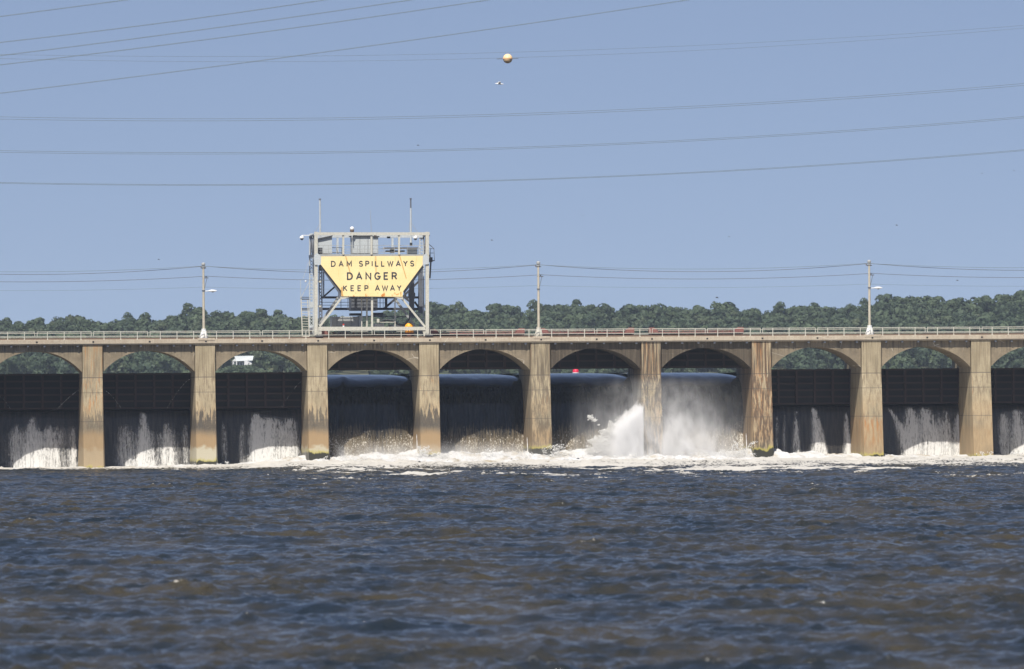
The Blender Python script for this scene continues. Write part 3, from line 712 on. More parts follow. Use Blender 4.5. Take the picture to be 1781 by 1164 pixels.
# ================================================================== WATER
def wavesum(X, Y, n, lmin, lmax, amp, seed, wind=-1.57, spread=.9, chop=.6, p=1.15):
    r = np.random.default_rng(seed); Z = np.zeros_like(X); DX = np.zeros_like(X); DY = np.zeros_like(X)
    lam = np.exp(r.uniform(math.log(lmin), math.log(lmax), n)); A = lam**p; A *= amp/math.sqrt((A**2).sum()/2)
    th = wind+r.normal(0, spread, n); ph = r.uniform(0, 6.28, n)
    for l, a, t, q in zip(lam, A, th, ph):
        k = 2*math.pi/l; arg = k*(X*math.cos(t)+Y*math.sin(t))+q; s_ = np.sin(arg).astype(np.float32)
        Z += a*np.cos(arg); DX -= chop*a*math.cos(t)*s_; DY -= chop*a*math.sin(t)*s_
    return Z, DX, DY
def value_noise(X, Y, sc, seed):
    r = np.random.default_rng(seed); T = r.random((256, 256)); x = X/sc; y = Y/sc
    xi = np.floor(x).astype(int); yi = np.floor(y).astype(int); fx = x-xi; fy = y-yi; fx = fx*fx*(3-2*fx); fy = fy*fy*(3-2*fy)
    g_ = lambda a, b_: T[a % 256, b_ % 256]
    return (g_(xi, yi)*(1-fx)+g_(xi+1, yi)*fx)*(1-fy)+(g_(xi, yi+1)*(1-fx)+g_(xi+1, yi+1)*fx)*fy
def fbm(X, Y, sc, seed, o=4, g_=.5):
    s_ = 0; a = 1; t = 0
    for i in range(o): s_ = s_+a*value_noise(X, Y, sc/2**i, seed+i); t += a; a *= g_
    return s_/t

def river_mat():
    g = G('river_water')
    # silty body colour with patches, whitecap flecks from wave steepness
    n1 = g.noise(g.scale(g.P, (.16, .07, .6)), 1, 5, .65)
    c = g.mix(g.map(n1, .35, .65), (.010, .016, .021), (.045, .038, .022))
    f = g.attr('foam'); fn = g.noise(g.scale(g.P, (.7, .9, 1)), 3.5, 6, .75)
    fm = g.map(g.math('ADD', f, g.math('MULTIPLY', g.math('SUBTRACT', fn, .5), 1.9)), .74, .98, 0, .85)
    c = g.mix(fm, c, (.60, .57, .51))
    rp = g.noise(g.scale(g.P, (1., .8, 1)), 2.2, 5, .6, .4); rp2 = g.noise(g.scale(g.P, (1, .8, 1)), 9, 3, .6)
    g.set(Base_Color=c, Roughness=g.mix(fm, (.055, .055, .055), (.7, .7, .7)), IOR=1.333)
    g.bump(g.math('ADD', rp, g.math('MULTIPLY', rp2, .3)), .24, .9)
    return g.m
M['river'] = river_mat()
def build_river():
    rows = [-715.]
    while rows[-1] < 9:
        dd = rows[-1]+800; rows.append(rows[-1]+.14+.26*min(1, dd/800))
    rows = np.array(rows); nr = len(rows); nc = 560
    D_ = rows+800; xl = CX+D_*.012-18; xr = CX+D_*.225+18
    u = np.linspace(0, 1, nc)
    X = xl[:, None]+(xr-xl)[:, None]*u[None]; Y = np.repeat(rows[:, None], nc, 1)
    X = X.astype(np.float32); Y = Y.astype(np.float32)
    Z = np.zeros_like(X); DX = np.zeros_like(X); DY = np.zeros_like(X)
    for a in (wavesum(X, Y, 14, 7, 24, .075, 1, spread=.6, p=.6), wavesum(X, Y, 34, 1.6, 6, .075, 2, spread=.7, chop=1.0, p=.9), wavesum(X, Y, 26, .6, 1.6, .040, 3, spread=1.1, chop=1., p=1.)):
        Z += a[0]; DX += a[1]; DY += a[2]
    env = .55+.9*fbm(X, Y, 22, 30, 3); Z *= env; DX *= env; DY *= env
    foam = np.clip((Z-.15)/.3, 0, 1)*.55+.30*fbm(X, Y, 9, 50, 3)
    # more broken water close to the dam
    nd = np.clip((Y+140)/120, 0, 1); foam += nd*.10
    kx = [-30, 5, 17, 22, 29, 40, 60, 84, 97, 104, 112, 146]; rc = np.interp(X, kx, [9, 14, 30, 70, 95, 108, 112, 112, 98, 78, 55, 48])
    edge = fbm(X, Y*.35, 9, 420, 4); core = 1-(-Y)/(rc*(.15+1.7*edge)); foam += .78*np.clip(core+.12, 0, 1)**.75
    st = fbm(X*.35+70, Y*.8, 5, 440, 4, .6); foam += np.clip(st-.56, 0, .12)*5.*np.clip((Y+330)/230, 0, 1)*np.clip((X+5)/30, .35, 1)
    Z += np.clip(core, 0, 1)*(1-np.abs(fbm(X, Y*.5, 5, 430, 4)*2-1))*.8*np.clip((X-5)/20, .15, 1)
    V = np.stack([X+DX, Y+DY, Z], -1).reshape(-1, 3)
    o = npmesh('river', V, gridfaces(nr, nc), M['river'], attrs={'foam': ('POINT', foam)})
    return tag(o, kind='structure')
build_river()
wl = MB(); wl.add([(-900, -900, -.55), (1100, -900, -.55), (1100, 16, -.55), (-900, 16, -.55)], [(0, 1, 2, 3)])
tag(wl.build('water', M['river']), kind='structure')
rv = MB()
for a_, b_, c_, d_ in [(-900, 27, 9.3, 40), (85, 1100, 9.3, 40), (-900, 1100, 40, 1420)]+[(B*k-1, B*k+1, 14.6, 40) for k in (3, 4, 5)]:
    rv.add([(a_, c_, 11.72), (b_, c_, 11.72), (b_, d_, 11.72), (a_, d_, 11.72)], [(0, 1, 2, 3)])
tag(rv.build('reservoir_water', M['river']), kind='structure')
# ground under everything
gm = G('ground_soil'); gm.set(Base_Color=(.06, .06, .035), Roughness=.95)
gd = MB(); gd.add([(-1200, -1200, -4), (1400, -1200, -4), (1400, 2600, -4), (-1200, 2600, -4)], [(0, 1, 2, 3)])
tag(gd.build('ground', gm.m), kind='structure')

# ---- overflowing sheets in the open bays
def nappe_mat():
    g = G('overflow_water'); z = g.z(); a = g.attr('air')
    st = g.noise(g.scale(g.P, (3.4, 1.2, .28)), 2.0, 6, .68); sp_ = g.noise(g.scale(g.P, (1, 1, .55)), 8, 4, .7)
    k = g.math('ADD', a, g.math('MULTIPLY', g.math('SUBTRACT', st, .5), 1.0))
    brown = g.map(k, .25, .75)
    c = g.mix(g.map(g.noise(g.scale(g.P, (2.2, .6, .10)), 1.6, 5, .7), .45, .7), (.004, .006, .010), (.020, .024, .030)); c = g.mix(brown, c, (.17, .135, .085))
    wh = g.map(g.math('ADD', g.math('MULTIPLY', a, .42), sp_), .78, .93)
    c = g.mix(wh, c, (.75, .71, .62))
    ws = g.attr('white'); c = g.mix(g.map(g.math('ADD', ws, g.math('MULTIPLY', g.math('SUBTRACT', st, .5), .8)), .35, .75), c, (.80, .77, .68))
    g.set(Base_Color=c, Roughness=g.math('ADD', .16, g.math('MULTIPLY', brown, .45), clamp=True), IOR=1.333)
    ac = g.map(a, .0, .35, .06, 1.); g.bump(g.math('MULTIPLY', ac, g.math('ADD', st, g.math('MULTIPLY', sp_, g.math('MULTIPLY', a, .5)))), .10, .7)
    return g.m
M['nappe'] = nappe_mat()
NP = np.array([(40, 11.72), (22, 11.70), (17, 11.58), (14, 11.40), (12, 11.12), (10.8, 10.84), (9.7, 10.45), (8.8, 9.95), (7.9, 9.1), (6.95, 7.9), (6.6, 6.6), (6.3, 5), (6.15, 3), (6.05, 1.2), (6.0, -1.)])
def nappe(k, label, whites):
    x0, x1 = B*k+1.0, B*k+B-1.0; nc = 160; nr = 150
    s_ = np.r_[0, np.cumsum(np.hypot(*np.diff(NP, axis=0).T))]; t = np.r_[np.linspace(0, s_[4], 25)[:-1], np.linspace(s_[4], s_[-1], nr-24)]
    yy = np.interp(t, s_, NP[:, 0]); zz = np.interp(t, s_, NP[:, 1])
    for _ in range(3): yy[1:-1] = (yy[:-2]+2*yy[1:-1]+yy[2:])/4; zz[1:-1] = (zz[:-2]+2*zz[1:-1]+zz[2:])/4
    u = np.linspace(0, 1, nc); X = np.repeat((x0+(x1-x0)*u)[None], nr, 0); Yv = np.repeat(yy[:, None], nc, 1); Z = np.repeat(zz[:, None], nc, 1)
    # contraction around the piers: water surface dips at the ends and bulges forward
    e = .35*np.exp(-(u*12)/.8)+np.exp(-((1-u)*12)/1.3)
    fall = np.clip((11.9-Z)/6, 0, 1)
    Z = Z-(.35*e[None])*np.clip(1-fall*1.5, 0, 1)
    Yv = Yv+(.55*e[None])*np.clip(fall*2, 0, 1)
    rip = (fbm(X*1., Z*.25+k*9, 1.3, 60+k, 4)-.5)
    Yv = Yv-rip*.5*fall
    Z = Z+.30*(fbm(X*1.3+40*k, Yv*.5, 3.2, 70+k, 3)-.5)*np.clip((11.75-Z)/.5, 0, 1)*np.clip((Z-7)/2, 0, 1)+(.25*np.exp(-((X-B*k-4.6+.5*(11.5-Z))/.55)**2)*np.clip((11.6-Z)/.5, 0, 1)*np.clip((Z-8)/2, 0, 1) if k == 2 else 0)
    air = np.clip((7.0-Z)/4., 0, 1)*.62+.3*(fbm(X, Z*.2, 2.0, 80+k, 3)-.5)*fall+.25*e[None]*np.clip((10.5-Z)/3, 0, 1)
    wht = np.zeros_like(X)
    for (px_, py0, py1, wd, amt) in whites:
        a_ = at(px_, py0, 6.2); b_ = at(px_, py1, 6.2)
        wht += amt*np.exp(-((X-a_.x-.15*np.sin(Z*.7+px_))/wd)**2)*np.clip((a_.z-Z)/3, 0, 1)
    V = np.stack([X, Yv, Z], -1).reshape(-1, 3)
    o = npmesh('overflow_sheet', V, gridfaces(nr, nc)[:, ::-1], M['nappe'], attrs={'air': ('POINT', air), 'white': ('POINT', wht)})
    return tag(o, label, 'waterfall', 'smooth sheets of water under the raised gates')
nappe(2, 'smooth dark sheet of falling water in the open bay under the crane', [(653, 742, 800, .35, .5), (582, 690, 800, .5, .3)])
nappe(3, 'smooth dark sheet of falling water in the open bay just right of the crane', [])
nappe(4, 'dark sheet of falling water in the open bay holding the tall white splash', [(1108, 650, 760, .4, .5)])
nappe(5, 'misty sheet of falling water in the open bay right of the splash', [(1246, 745, 800, .25, .45), (1292, 690, 800, .35, .5), (1160, 700, 800, .6, .6)])
# ---- leaking curtains below the closed gates
def fall_mat():
    g = G('leaking_white_water'); d = g.attr('dens')
    st = g.noise(g.scale(g.P, (2.7, 2., .22)), 1.5, 7, .74); fi = g.noise(g.scale(g.P, (1.6, 1.6, .5)), 4, 4, .75)
    v = g.math('ADD', g.math('MULTIPLY', st, .6), g.math('MULTIPLY', fi, .4))
    al = g.math('MULTIPLY', g.map(g.math('ADD', v, g.math('MULTIPLY', g.math('SUBTRACT', d, .5), .16)), .43, .60, .04, 1), g.map(d, .06, .75, 0, .88))
    tr = g.n('BsdfTransparent'); df = g.n('BsdfDiffuse'); df.inputs[0].default_value = (.70, .69, .66, 1)
    mx = g.n('MixShader'); g.l(al, mx.inputs[0]); g.l(tr.outputs[0], mx.inputs[1]); g.l(df.outputs[0], mx.inputs[2]); g.l(mx.outputs[0], g.out.inputs[0])
    g.t.nodes.remove(g.b)
    return g.m
M['fall'] = fall_mat()
def curtain(k, label, streams, base=.17):
    e = empty('leaking_curtain', (B*k+7, 8, 0), label=label, cat='waterfall', group='white curtains of leaking water below the closed gates')
    x0, x1 = B*k+1.25, B*k+B-1.25
    for ly in range(2):
        nc, nr = 130, 70
        u = np.linspace(x0, x1, nc); zz = np.linspace(7.35, -.6, nr); X, Z = np.meshgrid(u, zz)
        f = np.clip((7.35-Z)/7.35, 0, 1)
        Yv = 8.45-.35*f**.5-.5*f-(.06+.13*ly)*(1+f)+.12*(fbm(X, Z*.3, .8, 90+k*7+ly, 3)-.5)
        D_ = np.zeros_like(X)
        for (pt, pb, w0, w1, s_, zt) in streams:
            xa = at(pt, 712, 8).x; xb = at(pb, 800, 8).x; g_ = np.clip((zt-Z)/zt, 0, 1)
            xc = xa+(xb-xa)*g_**.55; ww = (w0+(w1-w0)*g_)/14.
            D_ += 1.25*s_*np.exp(-((X-xc)/ww)**2)*np.clip((zt-Z)/.8, 0, 1)*(1-.25*g_*0)
        D_ += base*(.4+1.1*fbm(X, Z*.12, .7, 200+k+ly, 3))*np.clip((6.6-Z)/2.2, 0, 1)*np.clip((X-x0)/1.6, .25, 1)
        D_ -= .16*ly*0
        nm = fbm(X, Z*.12, .9, 300+k*3+ly, 3); D_ *= .45+.8*nm
        V = np.stack([X, Yv, Z], -1).reshape(-1, 3)
        npmesh('water_veil', V, gridfaces(nr, nc)[:, ::-1], M['fall'], attrs={'dens': ('POINT', np.clip(D_, 0, 1.1))}, parent=e)
    return e
SJ = {}
def sidejets(e, k, lst):
    for (ax, ay, bx, by, wd) in lst:
        A = at(ax, ay, 8.3); C_ = at(bx, by, 8.2); nr, nc = 24, 10
        t = np.linspace(0, 1, nr)[:, None]; s_ = np.linspace(-1, 1, nc)[None]
        X = A.x+(C_.x-A.x)*t+0*s_; Z = A.z+(C_.z-A.z)*(t**1.35)-s_*wd*(.35+.8*t); Yv = 8.3-.25*t+.06*s_+0*X
        dn = np.exp(-(s_*1.6)**2)*(.62-.18*t)+0*X
        V = np.stack([X+0*Z, Yv, Z], -1).reshape(-1, 3)
        npmesh('side_jet', V, gridfaces(nr, nc)[:, ::-1], M['fall'], attrs={'dens': ('POINT', dn)}, parent=e)
e = curtain(-2, 'leaking curtain below the gate outside at far left', [(-150, -150, 20, 40, .6, 7)])
e = curtain(-1, 'leaking water curtain in the leftmost bay, brightest along its lower half', [(57, 57, 8, 16, .75, 6.9), (30, 28, 9, 16, .35, 6), (86, 88, 9, 16, .4, 6), (127, 128, 4, 7, .32, 6), (100, 104, 50, 52, .22, 5.8), (60, 60, 60, 60, .16, 5)])
sidejets(e, -1, [(144, 676, 100, 711, .28), (0, 690, 18, 711, .2)])
e = curtain(0, 'leaking water curtain in the bay left of the leftmost lamp pole', [(248, 251, 5, 15, .85, 7.3), (290, 294, 6, 14, .55, 6.3), (215, 214, 8, 14, .4, 6), (228, 226, 5, 9, .25, 6), (322, 323, 6, 8, .25, 6), (268, 272, 40, 45, .22, 5)])
sidejets(e, 0, [(183, 680, 212, 712, .25), (330, 660, 290, 711, .28)])
e = curtain(1, 'leaking water curtain in the bay beside the crane, broad on its right side', [(446, 446, 8, 14, .75, 7.2), (470, 472, 18, 24, .62, 6.6), (505, 507, 10, 14, .5, 6.6), (388, 391, 4, 6, .33, 6), (420, 420, 4, 6, .25, 6), (480, 480, 40, 44, .25, 6.5)])
sidejets(e, 1, [(527, 662, 488, 712, .25)])
e = curtain(6, 'thin fanning leak streams in the bay left of the rightmost pole', [(1352, 1350, 3, 5, .35, 6.5), (1366, 1362, 2, 5, .3, 7), (1386, 1384, 4, 9, .5, 7.2), (1412, 1424, 4, 13, .85, 7.4), (1415, 1436, 3, 5, .3, 7.2), (1470, 1474, 3, 8, .8, 6.8)], .10)
e = curtain(7, 'broad leaking curtain in the second bay from the right', [(1538, 1584, 4, 14, .72, 7.2), (1580, 1590, 9, 18, .7, 7.3), (1602, 1625, 9, 18, .6, 7.4), (1646, 1646, 6, 10, .5, 7), (1664, 1668, 5, 10, .7, 6.8), (1615, 1625, 30, 40, .35, 7)])
e = curtain(8, 'leaking water curtain in the cut off bay at the right edge', [(1745, 1745, 9, 12, .5, 6.8), (1768, 1772, 10, 14, .6, 7), (1790, 1795, 20, 25, .5, 7)])
e = curtain(9, 'leaking curtain below the gate outside at far right', [(1900, 1900, 20, 40, .6, 7)])

# ---- foam apron, spray droplets, mist
def foam_mat():
    g = G('river_foam')
    n1 = g.noise(g.scale(g.P, (.35, .12, .9)), 1, 5, .65); n2 = g.noise(g.scale(g.P, (1, .5, 1.2)), 1.6, 5, .7)
    c = g.mix(g.map(n1, .46, .68), (.66, .655, .64), (.42, .36, .26))
    c = g.mix(mask_and(g, g.map(n2, .52, .66), g.map(g.attr('core'), .35, .9, .8, .12)), c, (.20, .16, .10))
    g.set(Base_Color=c, Roughness=.6, IOR=1.2)
    g.bump(g.noise(g.scale(g.P, (1, .6, 1)), 2.2, 7, .74), .35, 1.)
    mx = g.n('MixShader'); tr = g.n('BsdfTransparent')
    al = g.map(g.math('ADD', g.attr('core'), g.math('MULTIPLY', g.math('SUBTRACT', g.noise(g.scale(g.P, (.5, .22, .5)), 1.6, 6, .72), .5), 1.3)), .22, .34)
    g.l(al, mx.inputs[0]); g.l(tr.outputs[0], mx.inputs[1]); g.l(g.b.outputs[0], mx.inputs[2]); g.l(mx.outputs[0], g.out.inputs[0])
    return g.m
M['foam'] = foam_mat()
def foam():
    xs = np.arange(-30, 146, .16); ys = np.r_[np.arange(-75, -12, .22), np.arange(-12, 9, .14)]; X, Y = np.meshgrid(xs, ys)
    # strength along the dam
    kx = [-30, 5, 17, 22, 29, 40, 60, 84, 97, 104, 112, 146]; reach = [1.5, 1.8, 4, 9, 14, 16, 18, 18, 14, 12, 9, 8]; hgt = [.12, .18, .35, .55, .85, 1.1, 1.15, 1., .7, .6, .5, .45]
    rc = np.interp(X, kx, reach); hh = np.interp(X, kx, hgt)
    w1 = fbm(X, Y*.6, 6, 400, 4, .55); w2 = fbm(X, Y, 2.2, 410, 5, .68); edge = fbm(X, Y*.35, 9, 420, 4)
    core = 1-(-Y)/(rc*(.45+1.1*edge)); core = np.clip(core, -1, 1)
    bay = np.interp(np.mod(X, B), [0, 1.5, 3, 11, 12.5, 14], [1.0, 1.1, .85, .85, 1.1, 1.0])
    # plumes bounce up where the sheets land
    up = np.exp(-((Y-2.0)/3.2)**2)*bay*.9
    rid = 1-np.abs(w1*2-1)
    Z = -.45+.45*np.clip(core*2, 0, 1)+np.clip(core, 0, 1)**.6*hh*(.35+.9*rid*.8+1.5*(w2-.45))+hh*up*(.2+1.6*np.clip(w1-.25, 0, 1))
    V = np.stack([X+.5*(w2-.5), Y+.6*(w1-.5), Z], -1).reshape(-1, 3)
    o = npmesh('foam', V, gridfaces(len(ys), len(xs)), M['foam'], attrs={'core': ('POINT', core)})
    tag(o, 'churning white and tan foam along the foot of the dam', 'foam', kind='stuff')
foam()
def droplets(name, P, S, mt, label=None, stretch=1.5, cat='spray'):
    n = len(P); base = np.array([(1, 0, 0), (-1, 0, 0), (0, 1, 0), (0, -1, 0), (0, 0, stretch), (0, 0, -stretch)])
    r = np.random.default_rng(5); jit = r.uniform(.6, 1.4, (n, 6, 1))
    V = (P[:, None]+base[None]*jit*S[:, None, None]).reshape(-1, 3)
    F0 = np.array([(0, 2, 4), (2, 1, 4), (1, 3, 4), (3, 0, 4), (2, 0, 5), (1, 2, 5), (3, 1, 5), (0, 3, 5)])
    F = (F0[None]+6*np.arange(n)[:, None, None]).reshape(-1, 3)
    o = npmesh(name, V, F, mt, smooth=True)
    return tag(o, label, cat, kind='stuff')
sw = G('spray_white'); sw.set(Base_Color=(.72, .71, .68), Roughness=.5)
def burst(r, cx, cy, n, sx, sy, h, p=2.2, lean=0.):
    """clumpy fountain: filaments shoot up and out from a base"""
    nf = max(6, n//60); az = r.uniform(0, 6.28, nf); hf = h*r.uniform(.25, 1, nf)**1.2; bx = cx+r.normal(0, sx*.6, nf); by = cy+r.normal(0, sy*.5, nf)
    i = r.integers(0, nf, n); t = r.random(n)**.8; z = hf[i]*(2*t-t*t)*.99
    out = t*hf[i]*.45
    x = bx[i]+np.cos(az[i])*out+lean*z+r.normal(0, .05+.12*t, n); y = by[i]+np.sin(az[i])*out*.6+r.normal(0, .1, n)
    return np.stack([x, y, z+r.normal(0, .06, n)], -1)
def spray():
    r = np.random.default_rng(11); PP = []; SS = []
    # landing spray all along the open bays
    for k in (2, 3, 4, 5, 6):
        lo = k == 6
        for j in range(26):
            x = B*k+r.uniform(-.5, 13.8); PP.append(burst(r, x, r.uniform(-4.5, 4.5), 420, .9, 1.2, r.uniform(.7, 1.7)*(.6 if lo else 1.05)))
    # bigger bursts against the piers
    for px_, h, n_ in ((735, 2.3, 2400), (748, 2.0, 1800), (765, 1.6, 1200), (850, 2.0, 1700), (880, 1.4, 800), (905, 1.7, 900), (966, 2.3, 2000), (985, 1.9, 1500), (1030, 1.3, 600), (640, 1.3, 900), (612, 1.5, 900), (590, 1.2, 700), (700, 1.2, 700),
                       (1275, 2.0, 1500), (1292, 2.6, 1500), (1345, 1.0, 500), (1400, .9, 400), (1440, .8, 400), (1640, .8, 400), (1715, 1.2, 700), (1765, 1.1, 500), (400, .8, 400), (345, .5, 200)):
        X0_ = at(px_, 800, -2.5).x; PP.append(burst(r, X0_, -2.3, n_, 1.0, .8, h*1.15))
    P = np.concatenate(PP); S = .010+.05*r.random(len(P))**2.2
    droplets('spray', P, S, sw.m, 'white droplets thrown up where the overflow hits the river')
spray()
def plume():
    """tall white splash in the bay left of the dark pier: dense wedge of spray rising along the pier side"""
    r = np.random.default_rng(12); PP = []; SS = []
    n = 22000; u = r.random(n); xr_ = at(1116, 800, 0).x; zt = 7.1
    xl = at(1077, 800, 0).x
    x = xl+(xr_-xl)*r.random(n)**.85; f = (x-xl)/(xr_-xl); top = 4.6+2.6*f**.7-.9*(1-f)**6
    z = top*r.random(n)**.85+r.normal(0, .06, n); y = 2.6-1.6*f+r.normal(0, .5, n)
    x = np.minimum(x, at(1112, 750, 0).x+(7.2-z)*.055)
    z = z+np.abs(r.normal(0, .22, n))*(r.random(n) < .25); x = x-np.abs(r.normal(0, .5, n))*(r.random(n) < .3)
    P1 = np.stack([x, y, z], -1); S1 = r.uniform(.012, .06, n)
    # billow to its left
    def blob(cx, cz, rx, rz, n, yy=1.5):
        q = r.normal(size=(n, 3)); q /= np.linalg.norm(q, axis=1)[:, None]; rad = r.random(n)**.4
        nn = 1+.35*np.sin(q[:, 0]*7+cx)+.25*np.sin(q[:, 2]*9)
        return np.stack([cx+q[:, 0]*rx*rad*nn, yy+q[:, 1]*rx*.7*rad, cz+q[:, 2]*rz*rad*nn], -1)
    L = [(at(1064, 755, 1.5), 1.1, 1.2, 5200), (at(1052, 772, 1.5), 1.5, 1.3, 6500), (at(1034, 786, 1.5), 1.2, .7, 2600), (at(1070, 785, 1.5), 2.0, 1.4, 8000),
         (at(1028, 727, 2.5), .42, .32, 420), (at(1034, 731, 2.5), .30, .2, 220), (at(1041, 739, 2.5), .15, .1, 50), (at(1036, 762, 2.5), .22, .28, 130), (at(1024, 724, 2.5), .2, .15, 90)]
    for c_, rx, rz, n_ in L: PP.append(blob(c_.x, c_.z, rx, rz, n_, c_.y)); SS.append(r.uniform(.012, .05, n_))
    n = 15000; a = at(1150, 800, 2).x; b_ = at(1240, 800, 2).x; u = r.random(n)**1.3
    fx = a+(b_-a)*u; colm = .55+.45*np.sin(fx*3.1)*np.sin(fx*7.3+1); hh = (6.6-5.0*u)*colm+.8
    PP.append(np.stack([fx+r.normal(0, .1, n), 2+r.normal(0, 1.2, n), hh*r.random(n)**1.2+r.normal(0, .1, n)], -1)); SS.append(r.uniform(.01, .032, n))
    droplets('splash', np.concatenate([P1]+PP), np.concatenate([S1]+SS), sw.m, 'tall white splash leaping beside the dark stained pier', cat='splash')
plume()
def leftjets():
    """narrow white runs hugging the left flank of two piers"""
    for k, px_, z1, lb in ((3, 725.5, 4.1, 'narrow white jet falling along the pier right of the crane bay'), (4, 917.5, 3.6, 'narrow white jet falling along the pier under the middle pole'),
                           (6, 1298.5, 3.9, 'narrow white jet falling along the orange stained pier')):
        a = at(px_-.8, 770, 1.2); b_ = at(px_+1, 812, 1.2); mb = MB()
        n_ = 14; vs = []
        for i in range(n_):
            t = i/(n_-1); r_ = .07+.14*t+.03*math.sin(i*2.1)
            cx = a.x+(b_.x-a.x)*t; cz = z1+(b_.z-z1)*t
            for j in range(8): q = 2*math.pi*j/8; vs.append((cx+.45*r_*math.cos(q), 1.2-.5*t+r_*math.sin(q), cz))
        mb.add(vs, [(i*8+j, i*8+(j+1) % 8, (i+1)*8+(j+1) % 8, (i+1)*8+j) for i in range(n_-1) for j in range(8)]+[tuple(range(8))])
        tag(mb.build('water_jet', sw.m, smooth=True), lb, 'jet', 'white jets along the pier flanks')
leftjets()
def mist(name, x0, x1, y0, y1, z1, dens, label, cx=None, sx=5., seedoff=0., hz=3., wedge=None):
    g = G(name, False); v = g.n('VolumePrincipled'); g.l(v.outputs[0], g.out.inputs['Volume'])
    v.inputs['Color'].default_value = (.97, .965, .955, 1); v.inputs['Anisotropy'].default_value = -.35 if wedge else -.15
    n_ = g.noise(g.scale(g.P, (.55, .5, .33), (seedoff, 0, 0)), 1., 4, .6, .6)
    zf = g.math('EXPONENT', g.math('DIVIDE', g.z(), -hz))
    ex = g.math('DIVIDE', g.math('SUBTRACT', g.x(), cx), sx)
    xf = g.math('EXPONENT', g.math('MULTIPLY', g.math('MULTIPLY', ex, ex), -1))
    edge = mask_and(g, g.map(g.x(), x0, x0+1.5), g.map(g.x(), x1, x1-1.5), g.map(g.y(), y0, y0+1.5), g.map(g.z(), z1, z1-1.5))
    dn = mask_and(g, g.map(n_, .38, .68, .06, 1), zf, xf, edge, dens)
    if wedge:
        wz = g.math('SUBTRACT', g.z(), g.math('ADD', g.math('MULTIPLY', g.x(), wedge[0]), wedge[1]))
        wz = g.math('ADD', wz, g.math('MULTIPLY', g.math('SUBTRACT', g.noise(g.scale(g.P, (1, 1, .6)), 1.3, 6, .72), .5), 4.2))
        dn = mask_and(g, g.map(n_, .3, .6, .5, 1), g.map(wz, -.5, .5, 1, 0), g.map(g.math('ADD', g.x(), g.math('MULTIPLY', g.math('SUBTRACT', n_, .5), 3.)), x0+.4, x0+3.2), g.map(g.y(), y0, y0+1.5), dens)
    g.l(dn, v.inputs['Density'])
    o = MB().box(x0, x1, y0, y1, -.2, z1).build(name, g.m); return tag(o, label, 'mist', kind='stuff')
mist('mist', B*4+3, B*6-1.3, -5, 5.4, 11.5, 1.9, 'drifting white mist rising between the two darkest piers', cx=B*5+1.2, sx=6.2, hz=2.9)
mist('mist', B*5-6.2, B*5-1.32, -3, 5.2, 8.2, 2.8, 'dense bright vapour filling the tall splash', cx=B*5-2.2, sx=2.2, hz=5.5, seedoff=9, wedge=(.85, 7.3-.85*(B*5-1.4)))
mist('mist', B*2+1.6, B*4+3, -7, 5.2, 3.6, .6, 'low veil of spray along the first open bays', cx=B*3, sx=14, hz=1.1, seedoff=20)

# ================================================================== FAR BANK: hills, forest, house, buoy
SKY = [(-300, 566), (0, 560), (40, 554), (130, 553), (180, 558), (240, 549), (290, 549), (330, 538), (360, 541), (420, 542), (470, 542), (530, 552), (600, 550), (700, 540), (780, 534), (850, 541), (930, 539), (960, 530), (1020, 528), (1090, 534), (1180, 534),
       (1250, 530), (1330, 538), (1400, 535), (1480, 531), (1540, 517), (1600, 514), (1650, 521), (1730, 513), (1781, 506), (2100, 500)]
YF, YR = 1330., 1640.
sk = np.array([(at(x, y, YR).x, at(x, y, YR).z) for x, y in SKY])
def ground_z(X, Y):
    ridge = np.interp(X*(YR+800)/(np.maximum(Y, YF)+800)*0+X, sk[:, 0], sk[:, 1])-11.5
    t = np.clip((Y-YF)/(YR-YF), 0, 1.); s_ = t**.85
    base = 12.4
    z = base+(ridge-base)*s_+2.2*(fbm(X+900, Y, 60, 500, 3)-.5)*t
    return np.where(Y > YR, z-(Y-YR)*.12, z)
def hills():
    xs = np.arange(-500, 1000, 10.); ys = np.r_[np.arange(1310, 1660, 10.), np.arange(1670, 2300, 40.)]; X, Y = np.meshgrid(xs, ys)
    Z = ground_z(X, Y); Z[0] = 8
    V = np.stack([X, Y, Z], -1).reshape(-1, 3)
    g = G('hill_soil'); g.set(Base_Color=g.mix(g.map(g.noise(g.P, .05, 4), .4, .6), (.05, .065, .025), (.10, .10, .05)), Roughness=.95)
    tag(npmesh('hills', V, gridfaces(len(ys), len(xs)), g.m), kind='structure')
hills()
def leaf_mat():
    g = G('forest_leaves'); t = g.attr('tint'); u = g.attr('leaf')
    c = g.mix(g.map(t, 0, 1, 0, 1, False), (.018, .036, .018), (.056, .080, .033))
    c = g.mix(g.map(g.noise(g.P, .045, 2), .58, .66, 0, .45), c, (.075, .080, .040))
    c = g.mix(g.map(u, 0, 1, 0, .5), c, (.050, .078, .03))
    g.set(Base_Color=c, Roughness=.75)
    g.put(g.b.inputs['Subsurface Weight'], 0.)
    return g.m
M['leaf'] = leaf_mat()
hx = at(414, 628, 1375)
